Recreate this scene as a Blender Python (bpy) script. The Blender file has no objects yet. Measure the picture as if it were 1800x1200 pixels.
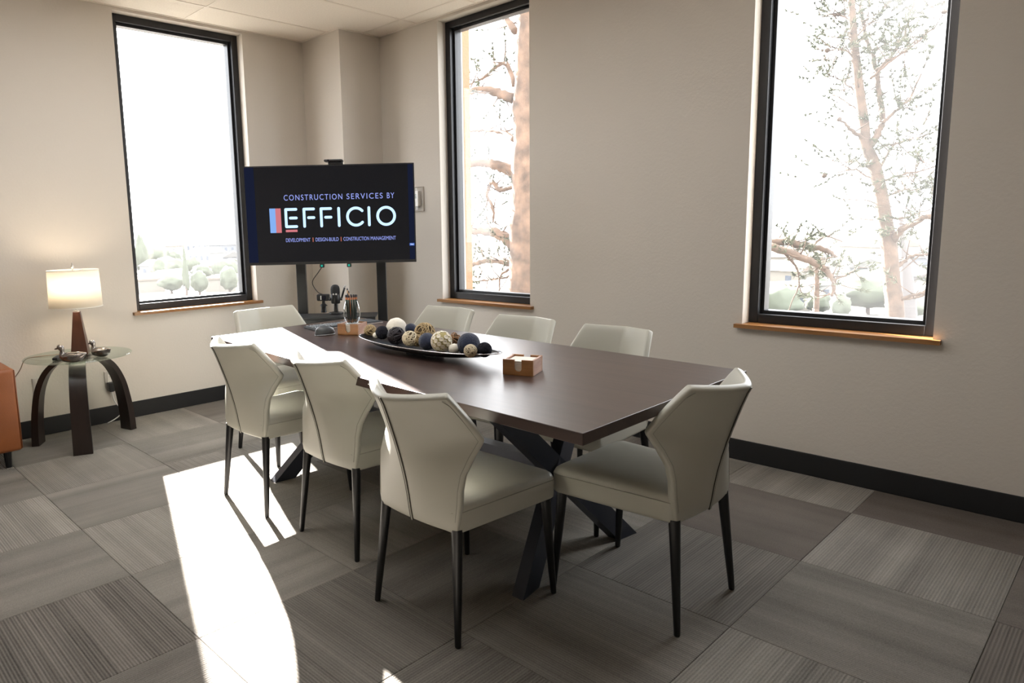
import bpy, bmesh, math, random
from mathutils import Vector, Matrix
from math import sin, cos, pi, radians

random.seed(7)
scene = bpy.context.scene
COL = scene.collection

# ---------------------------------------------------------------- camera
CAM_H = 1.30
FPX = 1218.08                     # focal length in pixels of the 1800 x 1200 frame
PPX, PPY = 764.7, 578.0           # principal point
yaw, pitch, roll = radians(46.664), radians(8.295), radians(-1.328)
FWD = Vector((-sin(yaw) * cos(pitch), cos(yaw) * cos(pitch), -sin(pitch)))
_r = Vector((cos(yaw), sin(yaw), 0)); _u = _r.cross(FWD)
RIGHT = cos(roll) * _r + sin(roll) * _u
UP = -sin(roll) * _r + cos(roll) * _u
cam_data = bpy.data.cameras.new('camera')
cam_data.sensor_width = 36.0
cam_data.lens = FPX / 1800 * 36.0
cam_data.shift_x = (900 - PPX) / 1800
cam_data.shift_y = (PPY - 600) / 1800
cam_data.clip_start = 0.05; cam_data.clip_end = 2000
cam = bpy.data.objects.new('camera', cam_data)
cam.matrix_world = Matrix(((RIGHT.x, UP.x, -FWD.x, 0), (RIGHT.y, UP.y, -FWD.y, 0), (RIGHT.z, UP.z, -FWD.z, CAM_H), (0, 0, 0, 1)))
COL.objects.link(cam); scene.camera = cam

# ---------------------------------------------------------------- sky, sun, exposure
SKY = 6.0
SUN = 58.0
world = bpy.data.worlds.new('world'); scene.world = world
world.use_nodes = True
wn = world.node_tree.nodes; wn.clear()
wo = wn.new('ShaderNodeOutputWorld'); wb = wn.new('ShaderNodeBackground')
wb.inputs['Color'].default_value = (0.93, 0.965, 1.0, 1); wb.inputs['Strength'].default_value = SKY
world.node_tree.links.new(wb.outputs[0], wo.inputs[0])
sun_data = bpy.data.lights.new('sun', 'SUN'); sun_data.energy = SUN; sun_data.angle = radians(0.6)
sun_data.color = (1.0, 0.95, 0.89)
sun = bpy.data.objects.new('sun', sun_data)
SUN_DIR = Vector((1.0, -0.335, -0.559)).normalized()
sun.rotation_euler = SUN_DIR.to_track_quat('-Z', 'Y').to_euler(); sun.location = (-20, 8, 14)
COL.objects.link(sun)
vs = scene.view_settings
vs.view_transform = 'Standard'; vs.look = 'None'; vs.gamma = 1.0; vs.use_curve_mapping = False
vs.exposure = 0.76
scene.cycles.use_denoising = True
scene.cycles.max_bounces = 10; scene.cycles.diffuse_bounces = 6; scene.cycles.glossy_bounces = 4
scene.cycles.transparent_max_bounces = 16; scene.cycles.transmission_bounces = 8
scene.cycles.sample_clamp_indirect = 8.0
scene.cycles.caustics_reflective = False; scene.cycles.caustics_refractive = False

# ---------------------------------------------------------------- room numbers
WA, WB = -5.03, 3.72              # inner faces of the two window walls
XR, YB = 2.7, -3.2                # the other two walls
ZC = 2.82                         # ceiling
WT = 0.26                         # wall thickness
ZS, ZT = 0.755, 2.80              # window opening
WIN_A = (1.831, 2.786)
WIN_B = ((-3.845, -2.987), (-1.543, -0.695))
TT = 0.74                         # table top
FILL_PANEL = 5.0                    # brightness of the added ceiling fill panels

def portal(loc, rot, sx, sy):
    d = bpy.data.lights.new('window_daylight', 'AREA'); d.shape = 'RECTANGLE'; d.size = sx; d.size_y = sy
    d.cycles.is_portal = True
    o = bpy.data.objects.new('window_daylight', d); o.location = loc; o.rotation_euler = rot; COL.objects.link(o)
zc_, zh_ = (ZS + ZT) / 2, ZT - ZS
portal((WA - .30, sum(WIN_A) / 2, zc_), (0, -pi / 2, 0), zh_, WIN_A[1] - WIN_A[0])
for a, b in WIN_B:
    portal(((a + b) / 2, WB + .30, zc_), (-pi / 2, 0, 0), b - a, zh_)

# ---------------------------------------------------------------- pixel -> place helpers
def ray(px, py):
    return RIGHT * ((px - PPX) / FPX) + UP * ((PPY - py) / FPX) + FWD
def on_z(px, py, z):
    d = ray(px, py); return Vector((0, 0, CAM_H)) + d * ((z - CAM_H) / d.z)
def on_y(px, py, y):
    d = ray(px, py); return Vector((0, 0, CAM_H)) + d * (y / d.y)
def on_x(px, py, x):
    d = ray(px, py); return Vector((0, 0, CAM_H)) + d * (x / d.x)
def depth_of(p):
    return (Vector(p) - Vector((0, 0, CAM_H))).dot(FWD)

# ---------------------------------------------------------------- materials
MATS = {}
def nt(m): return m.node_tree.nodes, m.node_tree.links
def mat(name, col=(.5, .5, .5), rough=.5, metal=0.0, spec=.5, bump=None, var=None, coat=0.0, emit=None, sheen=0.0):
    """plain principled material; bump=(scale, strength), var=(scale, amount) gives a soft colour variation"""
    if name in MATS: return MATS[name]
    m = bpy.data.materials.new(name); m.use_nodes = True
    n, l = nt(m); b = n['Principled BSDF']
    b.inputs['Base Color'].default_value = (*col, 1); b.inputs['Roughness'].default_value = rough
    b.inputs['Metallic'].default_value = metal; b.inputs['Specular IOR Level'].default_value = spec
    b.inputs['Coat Weight'].default_value = coat; b.inputs['Sheen Weight'].default_value = sheen
    if emit:
        b.inputs['Emission Color'].default_value = (*emit[0], 1); b.inputs['Emission Strength'].default_value = emit[1]
    if bump or var:
        tc = n.new('ShaderNodeTexCoord')
    if bump:
        t = n.new('ShaderNodeTexNoise'); t.inputs['Scale'].default_value = bump[0]; t.inputs['Detail'].default_value = 4
        bp = n.new('ShaderNodeBump'); bp.inputs['Strength'].default_value = bump[1]; bp.inputs['Distance'].default_value = .01
        l.new(tc.outputs['Object'], t.inputs['Vector']); l.new(t.outputs['Fac'], bp.inputs['Height']); l.new(bp.outputs['Normal'], b.inputs['Normal'])
    if var:
        t = n.new('ShaderNodeTexNoise'); t.inputs['Scale'].default_value = var[0]; t.inputs['Detail'].default_value = 5
        r = n.new('ShaderNodeValToRGB')
        r.color_ramp.elements[0].position = .3; r.color_ramp.elements[1].position = .7
        r.color_ramp.elements[0].color = (*[c * (1 - var[1]) for c in col], 1)
        r.color_ramp.elements[1].color = (*[min(1, c * (1 + var[1])) for c in col], 1)
        l.new(tc.outputs['Object'], t.inputs['Vector']); l.new(t.outputs['Fac'], r.inputs['Fac']); l.new(r.outputs['Color'], b.inputs['Base Color'])
    MATS[name] = m
    return m

def wood(name, c0, c1, axis=0, scale=14, rough=.4, stretch=14, coat=0.0, spec=.5):
    """grain running along local axis"""
    if name in MATS: return MATS[name]
    m = bpy.data.materials.new(name); m.use_nodes = True
    n, l = nt(m); b = n['Principled BSDF']
    tc = n.new('ShaderNodeTexCoord'); mp = n.new('ShaderNodeMapping')
    s = [scale] * 3; s[axis] = scale / stretch; mp.inputs['Scale'].default_value = s
    t = n.new('ShaderNodeTexNoise'); t.inputs['Scale'].default_value = 1.0; t.inputs['Detail'].default_value = 8; t.inputs['Roughness'].default_value = .62; t.inputs['Distortion'].default_value = .4
    r = n.new('ShaderNodeValToRGB'); e = r.color_ramp.elements
    e[0].position = .3; e[1].position = .7; e[0].color = (*c0, 1); e[1].color = (*c1, 1)
    l.new(tc.outputs['Object'], mp.inputs['Vector']); l.new(mp.outputs['Vector'], t.inputs['Vector']); l.new(t.outputs['Fac'], r.inputs['Fac'])
    l.new(r.outputs['Color'], b.inputs['Base Color'])
    bp = n.new('ShaderNodeBump'); bp.inputs['Strength'].default_value = .06; bp.inputs['Distance'].default_value = .005
    l.new(t.outputs['Fac'], bp.inputs['Height']); l.new(bp.outputs['Normal'], b.inputs['Normal'])
    b.inputs['Roughness'].default_value = rough; b.inputs['Coat Weight'].default_value = coat; b.inputs['Coat Roughness'].default_value = .36; b.inputs['Specular IOR Level'].default_value = spec
    MATS[name] = m
    return m

def glow(name, col, strength):
    if name in MATS: return MATS[name]
    m = bpy.data.materials.new(name); m.use_nodes = True
    n, l = nt(m); n.clear()
    o = n.new('ShaderNodeOutputMaterial'); e = n.new('ShaderNodeEmission')
    e.inputs['Color'].default_value = (*col, 1); e.inputs['Strength'].default_value = strength
    l.new(e.outputs[0], o.inputs[0]); MATS[name] = m
    return m

def pane_mat(name, haze, tint=(1, 1, 1), gloss=.05):
    """thin window glass: see-through, a faint white veil standing in for haze and glare and a faint reflection"""
    if name in MATS: return MATS[name]
    m = bpy.data.materials.new(name); m.use_nodes = True
    n, l = nt(m); n.clear()
    o = n.new('ShaderNodeOutputMaterial'); tr = n.new('ShaderNodeBsdfTransparent'); tl = n.new('ShaderNodeBsdfTranslucent'); gl = n.new('ShaderNodeBsdfGlossy')
    tr.inputs['Color'].default_value = (*tint, 1); gl.inputs['Roughness'].default_value = .02
    tl.inputs['Color'].default_value = (.9, .93, .97, 1)
    m1 = n.new('ShaderNodeMixShader'); m1.inputs[0].default_value = haze
    m2 = n.new('ShaderNodeMixShader'); lw = n.new('ShaderNodeLayerWeight'); fr = n.new('ShaderNodeMath'); fr.operation = 'POWER'; fr.inputs[1].default_value = 5.0; l.new(lw.outputs['Facing'], fr.inputs[0])
    if haze:
        tc = n.new('ShaderNodeTexCoord'); t = n.new('ShaderNodeTexNoise'); t.inputs['Scale'].default_value = 2.5; t.inputs['Detail'].default_value = 5
        mr = n.new('ShaderNodeMapRange'); mr.inputs['To Min'].default_value = haze * .7; mr.inputs['To Max'].default_value = haze * 1.3
        l.new(tc.outputs['Object'], t.inputs['Vector']); l.new(t.outputs['Fac'], mr.inputs['Value']); l.new(mr.outputs['Result'], m1.inputs[0])
    l.new(tr.outputs[0], m1.inputs[1]); l.new(tl.outputs[0], m1.inputs[2])
    mm = n.new('ShaderNodeMath'); mm.operation = 'MULTIPLY_ADD'; mm.inputs[1].default_value = .5; mm.inputs[2].default_value = gloss * .5
    l.new(fr.outputs[0], mm.inputs[0]); l.new(mm.outputs[0], m2.inputs[0])
    l.new(m1.outputs[0], m2.inputs[1]); l.new(gl.outputs[0], m2.inputs[2]); l.new(m2.outputs[0], o.inputs[0])
    MATS[name] = m
    return m

def carpet_mat():
    m = bpy.data.materials.new('carpet'); m.use_nodes = True
    n, l = nt(m); b = n['Principled BSDF']
    tc = n.new('ShaderNodeTexCoord'); oi = n.new('ShaderNodeObjectInfo'); sp = n.new('ShaderNodeSeparateXYZ'); sc = n.new('ShaderNodeSeparateColor')
    l.new(tc.outputs['Object'], sp.inputs[0]); l.new(oi.outputs['Color'], sc.inputs[0])
    def mth(op, a, c=None, v=None):
        q = n.new('ShaderNodeMath'); q.operation = op
        if hasattr(a, 'links'): l.new(a, q.inputs[0])
        else: q.inputs[0].default_value = a
        if c is not None:
            if hasattr(c, 'links'): l.new(c, q.inputs[1])
            else: q.inputs[1].default_value = c
        return q.outputs[0]
    def mixf(f, a, c):
        q = n.new('ShaderNodeMix'); q.data_type = 'FLOAT'; l.new(f, q.inputs[0]); l.new(a, q.inputs[2]); l.new(c, q.inputs[3]); return q.outputs[0]
    across = mixf(oi.outputs['Alpha'], sp.outputs['X'], sp.outputs['Y'])
    along = mixf(oi.outputs['Alpha'], sp.outputs['Y'], sp.outputs['X'])
    seed = mth('MULTIPLY', sc.outputs['Blue'], 97.0)
    def noise(fa, fl, detail=2.0):
        cb = n.new('ShaderNodeCombineXYZ'); l.new(mth('MULTIPLY', across, fa), cb.inputs[0]); l.new(mth('MULTIPLY', along, fl), cb.inputs[1]); l.new(seed, cb.inputs[2])
        t = n.new('ShaderNodeTexNoise'); t.inputs['Scale'].default_value = 1.0; t.inputs['Detail'].default_value = detail
        l.new(cb.outputs[0], t.inputs['Vector']); return t.outputs['Fac']
    fine = mth('SINE', mth('MULTIPLY', across, 2 * pi / .0098))          # woven ribs
    thin = noise(95, 1.2); band = noise(9, .25, 1.0); speck = noise(330, 330, 3.0); blot = noise(6, 6)
    ribs = mth('MULTIPLY', mth('ADD', mth('MULTIPLY', fine, .5), mth('MULTIPLY', mth('SUBTRACT', thin, .5), 2.6)), sc.outputs['Green'])
    tone = mth('ADD', 1.0, ribs)
    tone = mth('ADD', tone, mth('MULTIPLY', mth('SUBTRACT', band, .5), .75))
    tone = mth('ADD', tone, mth('MULTIPLY', mth('SUBTRACT', speck, .5), .9))
    tone = mth('ADD', tone, mth('MULTIPLY', mth('SUBTRACT', blot, .5), .25))
    tone = mth('MULTIPLY', tone, sc.outputs['Red'])
    tone = mth('MAXIMUM', tone, .02)
    dark = n.new('ShaderNodeMapRange'); l.new(sc.outputs['Red'], dark.inputs['Value']); dark.inputs['From Min'].default_value = .10; dark.inputs['From Max'].default_value = .16; dark.inputs['To Min'].default_value = 1.10; dark.inputs['To Max'].default_value = 1.0
    cb = n.new('ShaderNodeCombineColor')
    l.new(mth('MULTIPLY', mth('MULTIPLY', tone, dark.outputs['Result']), 1.03), cb.inputs[0]); l.new(mth('MULTIPLY', tone, .955), cb.inputs[1]); l.new(mth('MULTIPLY', tone, .85), cb.inputs[2])
    l.new(cb.outputs[0], b.inputs['Base Color'])
    b.inputs['Roughness'].default_value = .95; b.inputs['Specular IOR Level'].default_value = .1
    bp = n.new('ShaderNodeBump'); bp.inputs['Strength'].default_value = .35; bp.inputs['Distance'].default_value = .003
    l.new(mth('ADD', mth('MULTIPLY', fine, .5), speck), bp.inputs['Height']); l.new(bp.outputs['Normal'], b.inputs['Normal'])
    return m

M_WALL = mat('wall_paint', (.62, .573, .515), .85, spec=.2, bump=(70, .12))
M_CEIL = mat('ceiling_tile', (.86, .80, .72), .9, spec=.1, bump=(160, .25), var=(90, .04))
M_GRID = mat('ceiling_grid', (.80, .73, .65), .6)
M_BASE = mat('baseboard_rubber', (.012, .012, .013), .45)
M_FRAME = mat('window_frame', (.016, .016, .018), .38, metal=.3)
M_SILL = wood('sill_wood', (.20, .085, .025), (.36, .17, .055), axis=0, scale=30, rough=.3)
M_SILLY = wood('sill_wood_y', (.20, .085, .025), (.36, .17, .055), axis=1, scale=30, rough=.3)
M_GLASS = pane_mat('window_glass', .006)
M_GLASS_B = pane_mat('window_glass_veiled', .016)  # stronger white veil put into the glass to wash out the trees
M_CARPET = carpet_mat()
M_LEATHER = mat('cream_leather', (.455, .447, .388), .40, spec=.45, bump=(420, .05))
M_SEAM = mat('chair_seam', (.045, .040, .032), .7); M_STITCH = mat('chair_stitch', (.33, .32, .275), .7)
M_BLACK = mat('black_metal', (.012, .012, .013), .35, metal=.2)
M_STEEL = mat('dark_steel', (.045, .050, .068), .38, metal=.4)
M_TABLE = wood('table_wood', (.030, .016, .013), (.066, .037, .029), axis=0, scale=26, rough=.34, stretch=22, spec=.6, coat=.35)
M_TEDGE = wood('table_edge', (.030, .019, .016), (.075, .050, .040), axis=0, scale=30, rough=.4, stretch=22)

# ---------------------------------------------------------------- mesh helpers
def add_obj(name, bm, m, parent=None, smooth=False, loc=None, auto=None):
    me = bpy.data.meshes.new(name)
    bm.normal_update(); bm.to_mesh(me); bm.free()
    if m: me.materials.append(m)
    if smooth:
        for p in me.polygons: p.use_smooth = True
        if auto is not None:
            me.set_sharp_from_angle(angle=radians(auto))
    o = bpy.data.objects.new(name, me); COL.objects.link(o)
    if parent: o.parent = parent
    if loc: o.location = loc
    return o

def empty(name, loc=(0, 0, 0), rz=0.0, parent=None):
    o = bpy.data.objects.new(name, None); o.location = loc; o.rotation_euler = (0, 0, rz); o.empty_display_size = .1
    COL.objects.link(o)
    if parent: o.parent = parent
    return o

def tag(o, label=None, cat=None, group=None, kind=None):
    if label: o['label'] = label
    if cat: o['category'] = cat
    if group: o['group'] = group
    if kind: o['kind'] = kind
    return o

def box(bm, x0, x1, y0, y1, z0, z1):
    v = [bm.verts.new(p) for p in ((x0, y0, z0), (x1, y0, z0), (x1, y1, z0), (x0, y1, z0), (x0, y0, z1), (x1, y0, z1), (x1, y1, z1), (x0, y1, z1))]
    for f in ((3, 2, 1, 0), (4, 5, 6, 7), (0, 1, 5, 4), (1, 2, 6, 5), (2, 3, 7, 6), (3, 0, 4, 7)):
        bm.faces.new([v[i] for i in f])
    return v

def bbox(bm, x0, x1, y0, y1, z0, z1, r=.004, seg=2):
    """box with bevelled edges"""
    t = bmesh.new(); box(t, x0, x1, y0, y1, z0, z1)
    bmesh.ops.bevel(t, geom=t.edges[:] + t.verts[:], offset=r, segments=seg, affect='EDGES', profile=.5)
    me = bpy.data.meshes.new('t'); t.to_mesh(me); t.free(); bm.from_mesh(me); bpy.data.meshes.remove(me)

def rot_box(bm, M4, sx, sy, sz, r=0):
    t = bmesh.new(); box(t, -sx / 2, sx / 2, -sy / 2, sy / 2, -sz / 2, sz / 2)
    if r: bmesh.ops.bevel(t, geom=t.edges[:] + t.verts[:], offset=r, segments=2, affect='EDGES', profile=.5)
    t.transform(M4)
    me = bpy.data.meshes.new('t'); t.to_mesh(me); t.free(); bm.from_mesh(me); bpy.data.meshes.remove(me)

def tube(bm, pts, radii, seg=8, cap=True, flat=1.0):
    pts = [Vector(p) for p in pts]
    if not isinstance(radii, (list, tuple)): radii = [radii] * len(pts)
    rings = []; nrm = None
    for i, p in enumerate(pts):
        a = pts[max(0, i - 1)]; c = pts[min(len(pts) - 1, i + 1)]
        t = (c - a)
        if t.length < 1e-9: t = Vector((0, 0, 1))
        t.normalize()
        if nrm is None:
            nrm = t.orthogonal().normalized()
        else:
            nrm = (nrm - t * nrm.dot(t))
            nrm = nrm.normalized() if nrm.length > 1e-6 else t.orthogonal().normalized()
        bi = t.cross(nrm)
        rings.append([bm.verts.new(p + (nrm * cos(2 * pi * k / seg) + bi * sin(2 * pi * k / seg) * flat) * radii[i]) for k in range(seg)])
    for a, c in zip(rings, rings[1:]):
        for k in range(seg):
            bm.faces.new((a[k], a[(k + 1) % seg], c[(k + 1) % seg], c[k]))
    if cap:
        bm.faces.new(list(reversed(rings[0]))); bm.faces.new(rings[-1])
    return rings

def loop_tube(bm, pts, r, seg=6):
    pts = [Vector(p) for p in pts]; n = len(pts); rings = []
    nrm = None
    for i, p in enumerate(pts):
        t = (pts[(i + 1) % n] - pts[i - 1]).normalized()
        if nrm is None: nrm = t.orthogonal().normalized()
        else: nrm = (nrm - t * nrm.dot(t)).normalized()
        bi = t.cross(nrm)
        rings.append([bm.verts.new(p + (nrm * cos(2 * pi * k / seg) + bi * sin(2 * pi * k / seg)) * r) for k in range(seg)])
    for i in range(n):
        a, c = rings[i], rings[(i + 1) % n]
        for k in range(seg):
            bm.faces.new((a[k], a[(k + 1) % seg], c[(k + 1) % seg], c[k]))

def lathe(bm, prof, seg=32, cx=0, cy=0, cap0=True, cap1=True, sx=1, sy=1):
    rings = []
    for r, z in prof:
        rings.append([bm.verts.new((cx + r * cos(2 * pi * k / seg) * sx, cy + r * sin(2 * pi * k / seg) * sy, z)) for k in range(seg)])
    for a, c in zip(rings, rings[1:]):
        for k in range(seg):
            bm.faces.new((a[k], a[(k + 1) % seg], c[(k + 1) % seg], c[k]))
    if cap0: bm.faces.new(list(reversed(rings[0])))
    if cap1: bm.faces.new(rings[-1])

def loft(bm, loops, cap=True):
    rings = [[bm.verts.new(p) for p in lp] for lp in loops]; n = len(rings[0])
    for a, c in zip(rings, rings[1:]):
        for k in range(n):
            bm.faces.new((a[k], a[(k + 1) % n], c[(k + 1) % n], c[k]))
    if cap:
        bm.faces.new(list(reversed(rings[0]))); bm.faces.new(rings[-1])

def copy_tree(o, parent=None):
    c = o.copy(); COL.objects.link(c); c.parent = parent
    for ch in list(o.children):
        copy_tree(ch, c)
    return c

def catmull(pts, n=6):
    """smooth polyline through tuples of any length"""
    out = []
    P = [pts[0]] + list(pts) + [pts[-1]]
    for i in range(1, len(P) - 2):
        for k in range(n):
            t = k / n
            out.append(tuple(.5 * (2 * b + (c - a) * t + (2 * a - 5 * b + 4 * c - d) * t * t + (3 * b - a - 3 * c + d) * t ** 3)
                             for a, b, c, d in zip(P[i - 1], P[i], P[i + 1], P[i + 2])))
    out.append(tuple(pts[-1]))
    return out

# ================================================================ SETTING
# floor of carpet tiles, quarter turned
bm = bmesh.new(); box(bm, WA - WT, XR + .2, YB - .2, WB + WT, -.25, -.0065)
floor = tag(add_obj('floor', bm, mat('slab', (.2, .19, .17), .9)), kind='structure')
TX, TY, X0, Y0 = .593, .624, -.873, .857
tone_set = {(-3, -1): (.150, .50), (0, 3): (.215, .22), (-1, 3): (.125, .05), (0, 4): (.110, .05), (-1, 4): (.22, .22), (0, 2): (.185, .10),
            (-1, 2): (.165, .30), (1, 2): (.13, .34), (1, 3): (.13, .08), (-1, 1): (.19, .20), (0, 1): (.22, .26), (-2, 0): (.16, .30), (-2, 1): (.17, .12),
            (-1, 0): (.17, .30), (-3, 0): (.235, .10), (-4, -1): (.21, .08), (-4, 0): (.245, .20), (-3, 1): (.22, .12), (-5, 0): (.20, .10), (-5, -1): (.25, .28),
            (-4, 1): (.215, .12), (-5, 1): (.20, .28), (-2, -1): (.18, .14), (-1, -1): (.15, .36), (-6, 1): (.17, .08), (-6, 0): (.2, .15)}
shared = {}
rt = random.Random(3)
i0, i1 = math.floor((WA - X0) / TX), math.floor((XR - X0) / TX)
j0, j1 = math.floor((-1.3 - Y0) / TY), math.floor((WB - Y0) / TY)
for i in range(i0, i1 + 1):
    for j in range(j0, j1 + 1):
        ax, bx = max(X0 + i * TX, WA), min(X0 + (i + 1) * TX, XR)
        ay, by = Y0 + j * TY, min(Y0 + (j + 1) * TY, WB)
        if bx - ax < .02 or by - ay < .02: continue
        cx, cy = (ax + bx) / 2, (ay + by) / 2; w, h = (bx - ax) / 2 - .0007, (by - ay) / 2 - .0007
        key = (round(w, 3), round(h, 3))
        if key not in shared:
            bm = bmesh.new(); box(bm, -w, w, -h, h, -.006, 0)
            bmesh.ops.bevel(bm, geom=[e for e in bm.edges if all(v.co.z > -.001 for v in e.verts)], offset=.0015, segments=1, affect='EDGES')
            me = bpy.data.meshes.new('carpet_tile'); bm.to_mesh(me); bm.free(); me.materials.append(M_CARPET); shared[key] = me
        o = bpy.data.objects.new('carpet_tile', shared[key]); COL.objects.link(o); o.parent = floor; o.location = (cx, cy, rt.uniform(-.0004, 0))
        t, c = tone_set.get((i, j), (rt.uniform(.14, .24), rt.choice((.06, .12, .2, .3))))
        o.color = (t, c, rt.random(), 1.0 if (i + j) % 2 == 0 else 0.0)
bm = bmesh.new(); box(bm, WA, XR, YB, Y0 + j0 * TY, -.0065, -.0005)
o = tag(add_obj('carpet_far', bm, mat('carpet_plain', (.19, .175, .155), .95), floor), kind='stuff')

# walls
def wall_boxes(bm, a0, a1, openings, make):
    """solid wall with window openings; make(a0,a1,z0,z1) adds one box"""
    cur = a0
    for p, q in openings:
        make(cur, p, -.25, ZC + .25)
        make(p, q, -.25, ZS - .02); make(p, q, ZT, ZC + .25)
        cur = q
    make(cur, a1, -.25, ZC + .25)
bm = bmesh.new(); wall_boxes(bm, YB - .2, WB, [WIN_A], lambda a, b, z0, z1: box(bm, WA - WT, WA, a, b, z0, z1))
tag(add_obj('wall_left', bm, M_WALL), kind='structure')
bm = bmesh.new(); wall_boxes(bm, WA - WT, XR + .2, WIN_B, lambda a, b, z0, z1: box(bm, a, b, WB, WB + WT, z0, z1))
tag(add_obj('wall_back', bm, M_WALL), kind='structure')
bm = bmesh.new(); box(bm, XR, XR + .2, YB - .2, WB, -.25, ZC + .25); tag(add_obj('wall_right', bm, M_WALL), kind='structure')
bm = bmesh.new(); box(bm, WA, XR, YB - .2, YB, -.25, ZC + .25); tag(add_obj('wall_front', bm, M_WALL), kind='structure')
CX, CY = -4.52, 3.325
bm = bmesh.new(); box(bm, WA, CX, CY, WB, 0, ZC)
tag(add_obj('wall_corner_column', bm, M_WALL), kind='structure')

# ceiling: grid with lay-in panels
bm = bmesh.new(); box(bm, WA, XR, YB, WB, ZC + .02, ZC + .22)
ceiling = tag(add_obj('ceiling', bm, M_CEIL), kind='structure')
GX, GY = [-4.66 + .61 * k for k in range(-1, 13)], [3.55 - 1.22 * k for k in range(-1, 7)]
shared = {}
for a, b in zip(GX, GX[1:]):
    for d, c in zip(GY, GY[1:]):
        ax, bx, ay, by = max(a, WA), min(b, XR), max(c, YB), min(d, WB)
        if bx - ax < .03 or by - ay < .03: continue
        w, h = (bx - ax) / 2 - .008, (by - ay) / 2 - .008; key = (round(w, 3), round(h, 3))
        if key not in shared:
            bm = bmesh.new(); box(bm, -w, w, -h, h, 0, .012); me = bpy.data.meshes.new('ceiling_panel'); bm.to_mesh(me); bm.free(); me.materials.append(M_CEIL); shared[key] = me
        o = bpy.data.objects.new('ceiling_panel', shared[key]); COL.objects.link(o); o.parent = ceiling; o.location = ((ax + bx) / 2, (ay + by) / 2, ZC + .003)
for x in GX[1:]:
    if x < XR:
        bm = bmesh.new(); box(bm, x - .011, x + .011, YB, WB, ZC, ZC + .019); add_obj('grid_bar', bm, M_GRID, ceiling)
for y in GY[1:]:
    if YB < y < WB:
        bm = bmesh.new(); box(bm, WA, XR, y - .011, y + .011, ZC + .0005, ZC + .0195); add_obj('grid_bar', bm, M_GRID, ceiling)
for (x0, x1, y0, y1) in ((WA, WA + .02, YB, CY), (CX, XR, WB - .02, WB), (WA, CX + .02, CY - .02, CY), (CX, CX + .02, CY, WB)):
    bm = bmesh.new(); box(bm, x0, x1, y0, y1, ZC - .001, ZC + .003); add_obj('grid_bar', bm, M_GRID, ceiling)

# fill panels added out of view in the ceiling grid to brighten the interior
M_FILL_FRAME = mat('fill_panel_frame', (.75, .74, .72), .5); G_FILL = glow('fill_panel_glow', (1.0, .98, .95), FILL_PANEL)
def added_fill_panel(gi, gj, label):
    x, y = (GX[gi] + GX[gi + 1]) / 2, (GY[gj] + GY[gj + 1]) / 2
    r = tag(empty('added_fill_panel', (x, y, ZC)), label, 'fill light', 'added overhead fill panels')
    for (x0, x1, y0, y1) in ((-.285, -.255, -.59, .59), (.255, .285, -.59, .59), (-.255, .255, -.59, -.56), (-.255, .255, .56, .59)):
        bm = bmesh.new(); box(bm, x0, x1, y0, y1, -.012, .0015); add_obj('frame', bm, M_FILL_FRAME, r)
    bm = bmesh.new(); box(bm, -.2548, .2548, -.5598, .5598, -.006, -.003); add_obj('fill_glow', bm, G_FILL, r)
for gi, gj in ((2, 2), (4, 2), (6, 2), (3, 3)):
        added_fill_panel(gi, gj, 'flat white fill panel added unseen in the ceiling grid')

# baseboards
BH = .116
for nm, b_ in (('baseboard_left', (WA, WA + .008, YB, CY)), ('baseboard_back', (CX, XR, WB - .008, WB)), ('baseboard_column', (WA, CX + .008, CY - .008, CY)),
               ('baseboard_column_side', (CX, CX + .008, CY, WB)), ('baseboard_right', (XR - .008, XR, YB, WB)), ('baseboard_front', (WA, XR, YB, YB + .008))):
    bm = bmesh.new(); bbox(bm, b_[0], b_[1], b_[2], b_[3], 0.0005, BH, .003)
    tag(add_obj(nm, bm, M_BASE), kind='structure')

# windows (built facing +y wall: local u along the wall, d = outward), frame set back in the reveal
def window(n, u0, u1, side):
    root = tag(empty('window_%d' % n), kind='structure')
    def P(u, d, z):
        return (u, WB + d, z) if side == 'B' else (WA - d, u, z)
    def bx(bm, ua, ub, da, db, za, zb, r=0):
        a = P(ua, da, za); b = P(ub, db, zb)
        f = bbox if r else box
        args = (min(a[0], b[0]), max(a[0], b[0]), min(a[1], b[1]), max(a[1], b[1]), za, zb)
        f(bm, *args, *((r,) if r else ()))
    D0, D1, W = .08, .19, .048
    for nm, (ua, ub, za, zb) in (('frame_stile', (u0, u0 + W, ZS, ZT)), ('frame_stile', (u1 - W, u1, ZS, ZT)), ('frame_rail', (u0 + W, u1 - W, ZS, ZS + W)), ('frame_rail', (u0 + W, u1 - W, ZT - W, ZT))):
        bm = bmesh.new(); bx(bm, ua, ub, D0, D1, za, zb, .003); add_obj(nm, bm, M_FRAME, root)
    # inner glazing bead
    w2 = W + .018
    for (ua, ub, za, zb) in ((u0 + W, u0 + w2, ZS + W, ZT - W), (u1 - w2, u1 - W, ZS + W, ZT - W), (u0 + w2, u1 - w2, ZS + W, ZS + w2), (u0 + w2, u1 - w2, ZT - w2, ZT - W)):
        bm = bmesh.new(); bx(bm, ua, ub, D0 + .035, D1 - .01, za, zb, .002); add_obj('glazing_bead', bm, M_FRAME, root)
    bm = bmesh.new(); bx(bm, u0 + W, u1 - W, D0 + .055, D0 + .061, ZS + W, ZT - W); add_obj('glass_pane', bm, M_GLASS if side == 'A' else M_GLASS_B, root)
    bm = bmesh.new(); bx(bm, u0 + .001, u1 - .001, -.03, D1, ZS - .02, ZS)
    bx(bm, u0 - .032, u1 + .032, -.034, -.0005, ZS - .0205, ZS - .0003)
    add_obj('wooden_sill', bm, M_SILL if side == 'B' else M_SILLY, root)
window(1, *WIN_A, 'A'); window(2, *WIN_B[0], 'B'); window(3, *WIN_B[1], 'B')

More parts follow.
